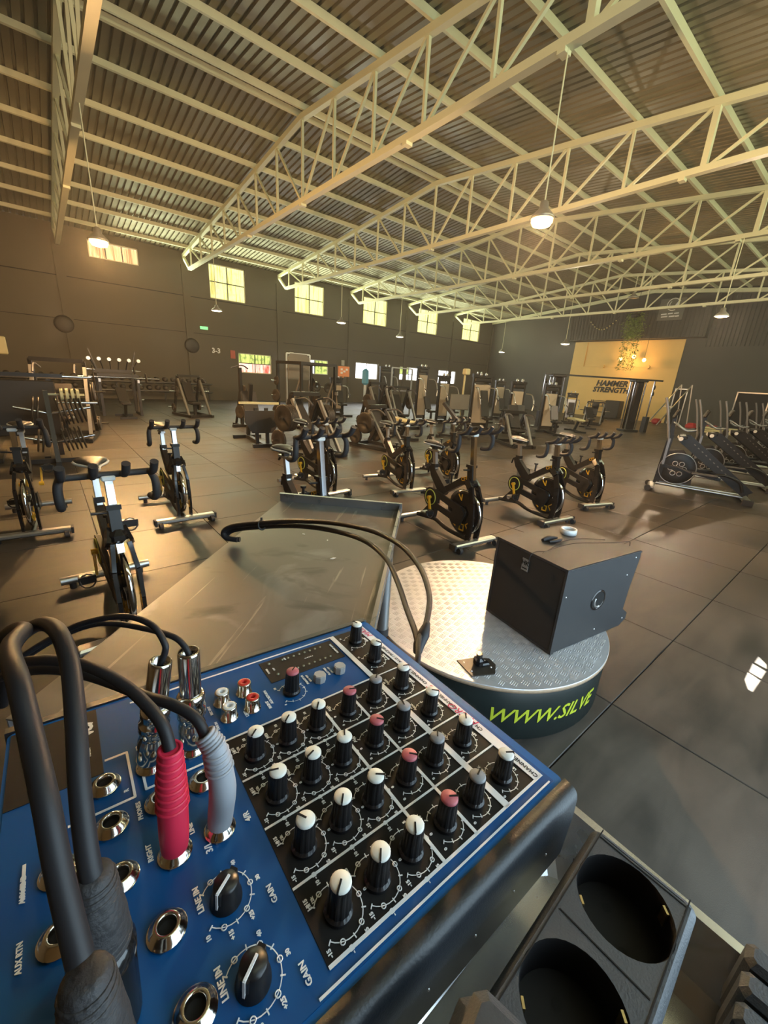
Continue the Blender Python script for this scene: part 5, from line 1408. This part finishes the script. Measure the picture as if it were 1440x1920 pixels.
for uu, vv in ((-4.0, 4.18), (-3.98, 3.36), (-3.96, 2.47), (-3.56, 1.50), (-3.46, .55), (-3.3, 3.38), (-2.63, 3.38), (-3.28, 2.41), (-2.64, 2.40), (-4.62, 3.02), (-4.62, 2.15), (-3.31, 4.2), (-2.6, 4.18)): jack(uu, vv)
for uu, vv, c in ((-1.27, 5.17, 'red_rca'), (-1.28, 4.62, 'red_rca'), (-1.78, 5.12, 'white'), (-1.78, 4.62, 'white')):
    q = MB(); q.lathe([(.0062, 0), (.0062, .001), (.0052, .0012), (.0052, .0095), (.0048, .0102), (.0044, .0102)], n=24); o = q.build('phono_socket', 'nickel', mx_, loc=(u(uu), u(vv), .001))
    q = MB(); q.lathe([(.0044, .0100), (.0041, .0106), (.0020, .0106), (.0016, .0100), (.0016, .004)], n=20); q.disc((0, 0), .0017, .004, 1, n=10); q.build('coloured_ring', [c, 'dark_hole'], o)
for uu, vv in ((.42, 4.66), (1.02, 4.70)):
    q = MB(); q.prism([(.0052 * math.cos(R(22.5 + 45 * k)), .0052 * math.sin(R(22.5 + 45 * k))) for k in range(8)], 0, .0058); q.prism([(.0046 * math.cos(R(22.5 + 45 * k)), .0046 * math.sin(R(22.5 + 45 * k))) for k in range(8)], .0058, .0063); q.build('push_button', 'btn', mx_, loc=(u(uu), u(vv), .001))
for r_i, v in enumerate((5.85, 5.35)):
    for k in range(8 if r_i == 0 else 7):
        q = MB(); q.lathe([(.0011, 0), (.0011, .0006), (0, .0012)], n=8); q.build('led', 'led', mx_, loc=(u(-.02 + k * .16 + (.2 if r_i else 0)), u(v), .0012))
for uu, vv in ((-.38, 5.86), (-.35, 5.38)):
    q = MB(); q.lathe([(.0013, 0), (.0013, .0006), (0, .0014)], n=8); q.build('led', 'led', mx_, loc=(u(uu), u(vv), .0012))

# ------------------------------------------------------------------ plugs and adapters standing in the mixer
def world_of(uu, vv, w_): return MX @ Vector((u(uu), u(vv), w_))
def adapter(uu, vv, top, label):
    t = thing('jack_adapter', label, 'adapter'); A_ = world_of(uu, vv, .0058); F = frame_z(Vector(top) - A_).to_4x4(); F.translation = A_; t.matrix_world = F
    q = MB(); q.lathe([(.0, 0), (.0068, .0), (.0080, .003), (.0080, .016), (.0072, .018), (.0072, .022), (.0084, .024), (.0084, .029), (.0072, .031), (.0082, .034), (.0082, .038), (.0070, .040), (0, .040)], n=24); q.build('barrel', 'nickel', t)
    q = MB(); q.lathe([(.0062, .040), (.0062, .0685), (.0058, .070), (.0050, .070), (.0048, .050)], n=24); q.disc((0, 0), .0048, .052, 1, n=16); q.build('plug_sleeve', ['nickel', 'dark_hole'], t)
    return t


adapter(-3.31, 4.2, (0.0267, 0.2251, 1.465), 'left chrome jack adapter standing in the mixer, leaning slightly')
adapter(-2.6, 4.18, (0.0424, 0.2258, 1.465), 'right chrome jack adapter standing upright in the mixer')


def ribbed(name, pts, radii, label, ms, ribs=9):
    t = thing(name, label, 'plug'); q = MB(); q.tube(pts, radii, n=18, sub=4)
    q.build('moulded_body', ms, t)
    P0 = [Vector(p) for p in pts]
    a, b = P0[-3], P0[-1]
    for k in range(ribs):
        f = k / (ribs - 1) * 1.0; i = len(P0) - 3 + (0 if f < .5 else 1); g_ = (f * 2) % 1.0 if f < 1 else 1.0
        p = P0[min(i, len(P0) - 2)].lerp(P0[min(i + 1, len(P0) - 1)], g_); d = P0[min(i + 1, len(P0) - 1)] - P0[min(i, len(P0) - 2)]
        r_ = radii[min(i, len(P0) - 2)] * (1 - g_) + radii[min(i + 1, len(P0) - 1)] * g_
        q = MB(); q.torus((0, 0, 0), r_ * 1.0, .0009, n=16, k=5, X=Matrix.Translation(p) @ rot_to(d)); q.build('rib', ms, t)
    return t


rp = [world_of(-3.28, 2.41, .006), world_of(-3.28, 2.41, .016), world_of(-3.28, 2.41, .034), world_of(-3.28, 2.42, .050), (0.0191, 0.166, 1.4626)]
ribbed('phono_plug', rp, [.0062, .0068, .0068, .0060, .0046], 'red ribbed plug standing in the mixer with a black lead at its top', 'red_plug')
gp = [world_of(-2.64, 2.40, .006), world_of(-2.62, 2.39, .016), (0.0386, 0.1600, 1.4280), (0.0383, 0.1605, 1.4425), (0.0373, 0.1627, 1.4551), (0.0345, 0.1662, 1.4611)]
ribbed('phono_plug', gp, [.0062, .0066, .0066, .0060, .0052, .0044], 'pale grey ribbed plug curving up out of the mixer', 'grey_plug')

cable('lead', [(0.0255, 0.2251, 1.458), (0.0268, 0.2251, 1.466), (0.0300, 0.2235, 1.4745), (0.0304, 0.2245, 1.4803), (0.0268, 0.2347, 1.4876), (0.0171, 0.2501, 1.4884), (0.0048, 0.265, 1.4833), (-0.0087, 0.2783, 1.4753), (-0.023, 0.2909, 1.4639), (-0.0346, 0.2969, 1.4552), (-0.0493, 0.304, 1.4432), (-0.0669, 0.3128, 1.4295)], .0018, 'thin black lead looping from the left chrome adapter')
cable('lead', [(0.0424, 0.2245, 1.462), (0.0423, 0.2269, 1.4674), (0.0393, 0.2332, 1.4732), (0.0338, 0.2413, 1.4751), (0.0247, 0.2555, 1.4743), (0.0124, 0.272, 1.4728), (-0.0009, 0.2857, 1.4693), (-0.0183, 0.2987, 1.4593), (-0.0333, 0.3066, 1.4485), (-0.0516, 0.3157, 1.4341), (-0.0701, 0.3243, 1.4182)], .0018, 'thin black lead looping from the right chrome adapter')
cable('lead', [(0.0191, 0.166, 1.4626), (0.0182, 0.1721, 1.472), (0.0142, 0.1832, 1.4773), (0.0088, 0.1961, 1.4806), (0.0008, 0.2106, 1.4831), (-0.008, 0.2249, 1.4831), (-0.0209, 0.2414, 1.4804), (-0.0327, 0.2557, 1.4749), (-0.043, 0.2684, 1.4684), (-0.0575, 0.2777, 1.4619)], .0028, 'black lead running from the top of the red plug to the left')
cable('lead', [(0.0347, 0.167, 1.4603), (0.0321, 0.1736, 1.4673), (0.0243, 0.1856, 1.4704), (0.0149, 0.1999, 1.4695), (0.0053, 0.215, 1.4701), (-0.0071, 0.2325, 1.4707), (-0.0204, 0.2497, 1.4687), (-0.0327, 0.2644, 1.4634), (-0.0459, 0.2788, 1.4553), (-0.0611, 0.2886, 1.4484)], .0027, 'black lead running from the pale grey plug to the left')


def xlr(base_uv, top, label, cab_pts, clabel):
    t = thing('microphone_plug', label, 'plug'); A_ = world_of(*base_uv, .001); B2 = Vector(top); d = B2 - A_; F = frame_z(d).to_4x4(); F.translation = A_; t.matrix_world = F; L = d.length
    q = MB(); q.lathe([(0, 0), (.0096, 0), (.0100, .002), (.0100, L * .42), (.0104, L * .44), (.0104, L * .50), (.0092, L * .53)], n=28); q.box((.0105, 0, L * .28), (.004, .006, .012)); q.build('connector_shell', 'black_gloss', t)
    q = MB(); q.lathe([(.0092, L * .53), (.0088, L * .7), (.0060, L * .98), (.0044, L), (0, L)], n=28); b = q.build('strain_relief', 'rubber', t)
    for k in range(12):
        f = .56 + k * .035; r_ = .0092 - (f - .53) * .0068; q = MB(); q.torus((0, 0, L * f), r_, .0006, n=20, k=5); q.build('rib', 'rubber', b)
    cable('microphone_cable', cab_pts, .0034, clabel, ms='cable', n=16)


XA = [(-0.0128, 0.1240, 1.4625), (-0.0132, 0.1281, 1.4713), (-0.0122, 0.1414, 1.4882), (-0.0103, 0.1597, 1.5026), (-0.0097, 0.184, 1.5126), (-0.013, 0.2085, 1.5152), (-0.0214, 0.2381, 1.5039), (-0.0343, 0.2781, 1.4762), (-0.045, 0.3018, 1.4467), (-0.0552, 0.3212, 1.408)]
XB = [(-0.0167, 0.098, 1.4742), (-0.0183, 0.1129, 1.49), (-0.019, 0.1268, 1.5048), (-0.021, 0.146, 1.5138), (-0.0231, 0.1651, 1.5223), (-0.0271, 0.1948, 1.5198), (-0.0256, 0.2296, 1.5079), (-0.0415, 0.2961, 1.4721), (-0.0727, 0.3545, 1.4195)]
xlr((-4.2, 1.0), (-0.0130, 0.1262, 1.4670), 'black microphone plug standing in the mixer, the farther one from the camera', XA, 'thick black cable arching up from the farther microphone plug')
xlr((-4.25, .0), (-0.0162, 0.0960, 1.4715), 'black microphone plug cut by the bottom left of the view', XB, 'thick black cable arching up from the microphone plug at the bottom left')

# ================================================================== POWER STRIP in the basin
t = thing('power_strip', 'dark grey socket strip lying over the basin beside the mixer', 'power strip', (.2265, .0185, 0), R(2))
sw = .054; sl_ = .31; zt = 1.3745
holes = [(-.030 - k * .0585, 0) for k in range(5)]
q = MB(); hr = .0232
# top skin with round openings: square cells with a circular cut
def cell(q, x0, x1, y0, y1, cx, cy, r, z, n=32):
    per = []
    for k in range(n):
        a = 2 * PI * k / n; c_, s__ = math.cos(a), math.sin(a)
        tx = ((x1 - cx) / c_ if c_ > 1e-9 else (x0 - cx) / c_ if c_ < -1e-9 else 1e9); ty = ((y1 - cy) / s__ if s__ > 1e-9 else (y0 - cy) / s__ if s__ < -1e-9 else 1e9)
        m_ = min(tx, ty); per.append((cx + c_ * m_, cy + s__ * m_, z))
    cor = {}
    vs = [(cx + r * math.cos(2 * PI * k / n), cy + r * math.sin(2 * PI * k / n), z) for k in range(n)] + per
    fs = [(k, n + k, n + (k + 1) % n, (k + 1) % n) for k in range(n)]
    q.add(vs, fs, 0)
    for (X_, Y_) in ((x1, y1), (x0, y1), (x0, y0), (x1, y0)):
        a = math.atan2(Y_ - cy, X_ - cx) % (2 * PI); k = int(a / (2 * PI) * n) % n
        q.add([per[k], (X_, Y_, z), per[(k + 1) % n]], [(0, 1, 2)], 0)
xe = 0.0
for k, (hx, hy) in enumerate(holes):
    x1_ = -.004 if k == 0 else hx + .02925; x0_ = hx - .02925
    cell(q, x0_, x1_, -sw / 2 + .003, sw / 2 - .003, hx, hy, hr, zt)
q.box((-.31, 0, zt - .002), (.036, sw - .006, .004))
q.build('top_face', 'strip', t)
q = MB()
ro = rr(-.33, 0, -sw / 2, sw / 2, .006); ri = rr(-.327, -.0035, -sw / 2 + .003, sw / 2 - .003, .004); rb = rr(-.33, .001, -sw / 2 - .001, sw / 2 + .001, .006); n_ = len(ro)
vs = [(x, y, zt) for x, y in ri] + [(x, y, zt - .0025) for x, y in ro] + [(x, y, zt - .030) for x, y in rb]
q.add(vs, [(k * n_ + i, (k + 1) * n_ + i, (k + 1) * n_ + (i + 1) % n_, k * n_ + (i + 1) % n_) for k in range(2) for i in range(n_)], 0, True); q.add(vs, [tuple(reversed(range(2 * n_, 3 * n_)))], 0)
q.build('housing', 'strip', t)
q = MB()
for hx, hy in holes[:-1]: q.box((hx - .02925, 0, zt + .0001), (.0007, sw - .012, .0006))
q.box((-.16, sw / 2 - .0045, zt + .0001), (.32, .0006, .0006)); q.box((-.16, -sw / 2 + .0045, zt + .0001), (.32, .0006, .0006)); q.box((-.0055, 0, zt + .0001), (.0006, sw - .010, .0006))
q.build('joint_groove', 'dark_hole', t)
for k, (hx, hy) in enumerate(holes):
    q = MB(); T_ = Matrix.Translation((hx, hy, zt)); q.lathe([(hr, 0), (hr - .0005, -.001), (hr - .001, -.0225)], n=32, X=T_); vs = [(hx + (hr - .001) * math.cos(2 * PI * i / 32), hy + (hr - .001) * math.sin(2 * PI * i / 32), zt - .0225) for i in range(32)]; q.add(vs, [tuple(range(32))], 0)
    so = q.build('socket_well', 'panel_black', t)  # deep shade of the wells put into their black colour
    q = MB(); a = R(45)
    for s_ in (-1, 1): q.disc((hx + s_ * .0095 * math.cos(a), hy + s_ * .0095 * math.sin(a)), .0025, zt - .0222, n=12)
    q.build('pin_hole', 'dark_hole', so)
    q = MB()
    for s_ in (-1, 1): q.box((hx + s_ * (hr - .0015) * math.cos(a + PI / 2), hy + s_ * (hr - .0015) * math.sin(a + PI / 2), zt - .006), (.0012, .004, .010), rz=a + PI / 2)
    q.build('earth_clip', 'brass', so)
q = MB(); q.box((.0865, .0255, 1.387), (.036, .034, .026), bev=.007, rz=.25); q.box((.0885, .0265, 1.401), (.028, .024, .010), bev=.004, rz=.25)
q.build('mains_plug', 'strip', label='dark grey mains plug sitting in the third socket of the strip', cat='plug')
t = thing('plug_adapter', 'blue-grey ribbed adapter block at the bottom right corner', 'adapter', (.248, -.056, 1.330), R(3))
for k in range(5):
    q = MB(); q.box((-k * .0165, 0, 0), (.0145, .052, .046), bev=.003); q.build('rib_block', 'strip', t)
q = MB(); q.box((-.033, 0, -.004), (.084, .046, .040)); q.build('core', 'dark_hole', t)

# ================================================================== THIN HAZE added over the hall for glow around lamps and windows
q = MB(); q.box(((X0 + X1) / 2, (Y0 + Y1) / 2, 4.4), (X1 - X0 + 2.4, Y1 - Y0 + 2.6, 9.6))
hm = bpy.data.materials.new('hazy_air'); hm.use_nodes = True; nt = hm.node_tree; nt.nodes.remove(nt.nodes['Principled BSDF'])
vs_ = nt.nodes.new('ShaderNodeVolumeScatter'); vs_.inputs['Color'].default_value = (1, .97, .9, 1); vs_.inputs['Density'].default_value = .0018; vs_.inputs['Anisotropy'].default_value = .55
nt.links.new(vs_.outputs[0], nt.nodes['Material Output'].inputs['Volume'])
q.build('haze', hm, kind='structure')
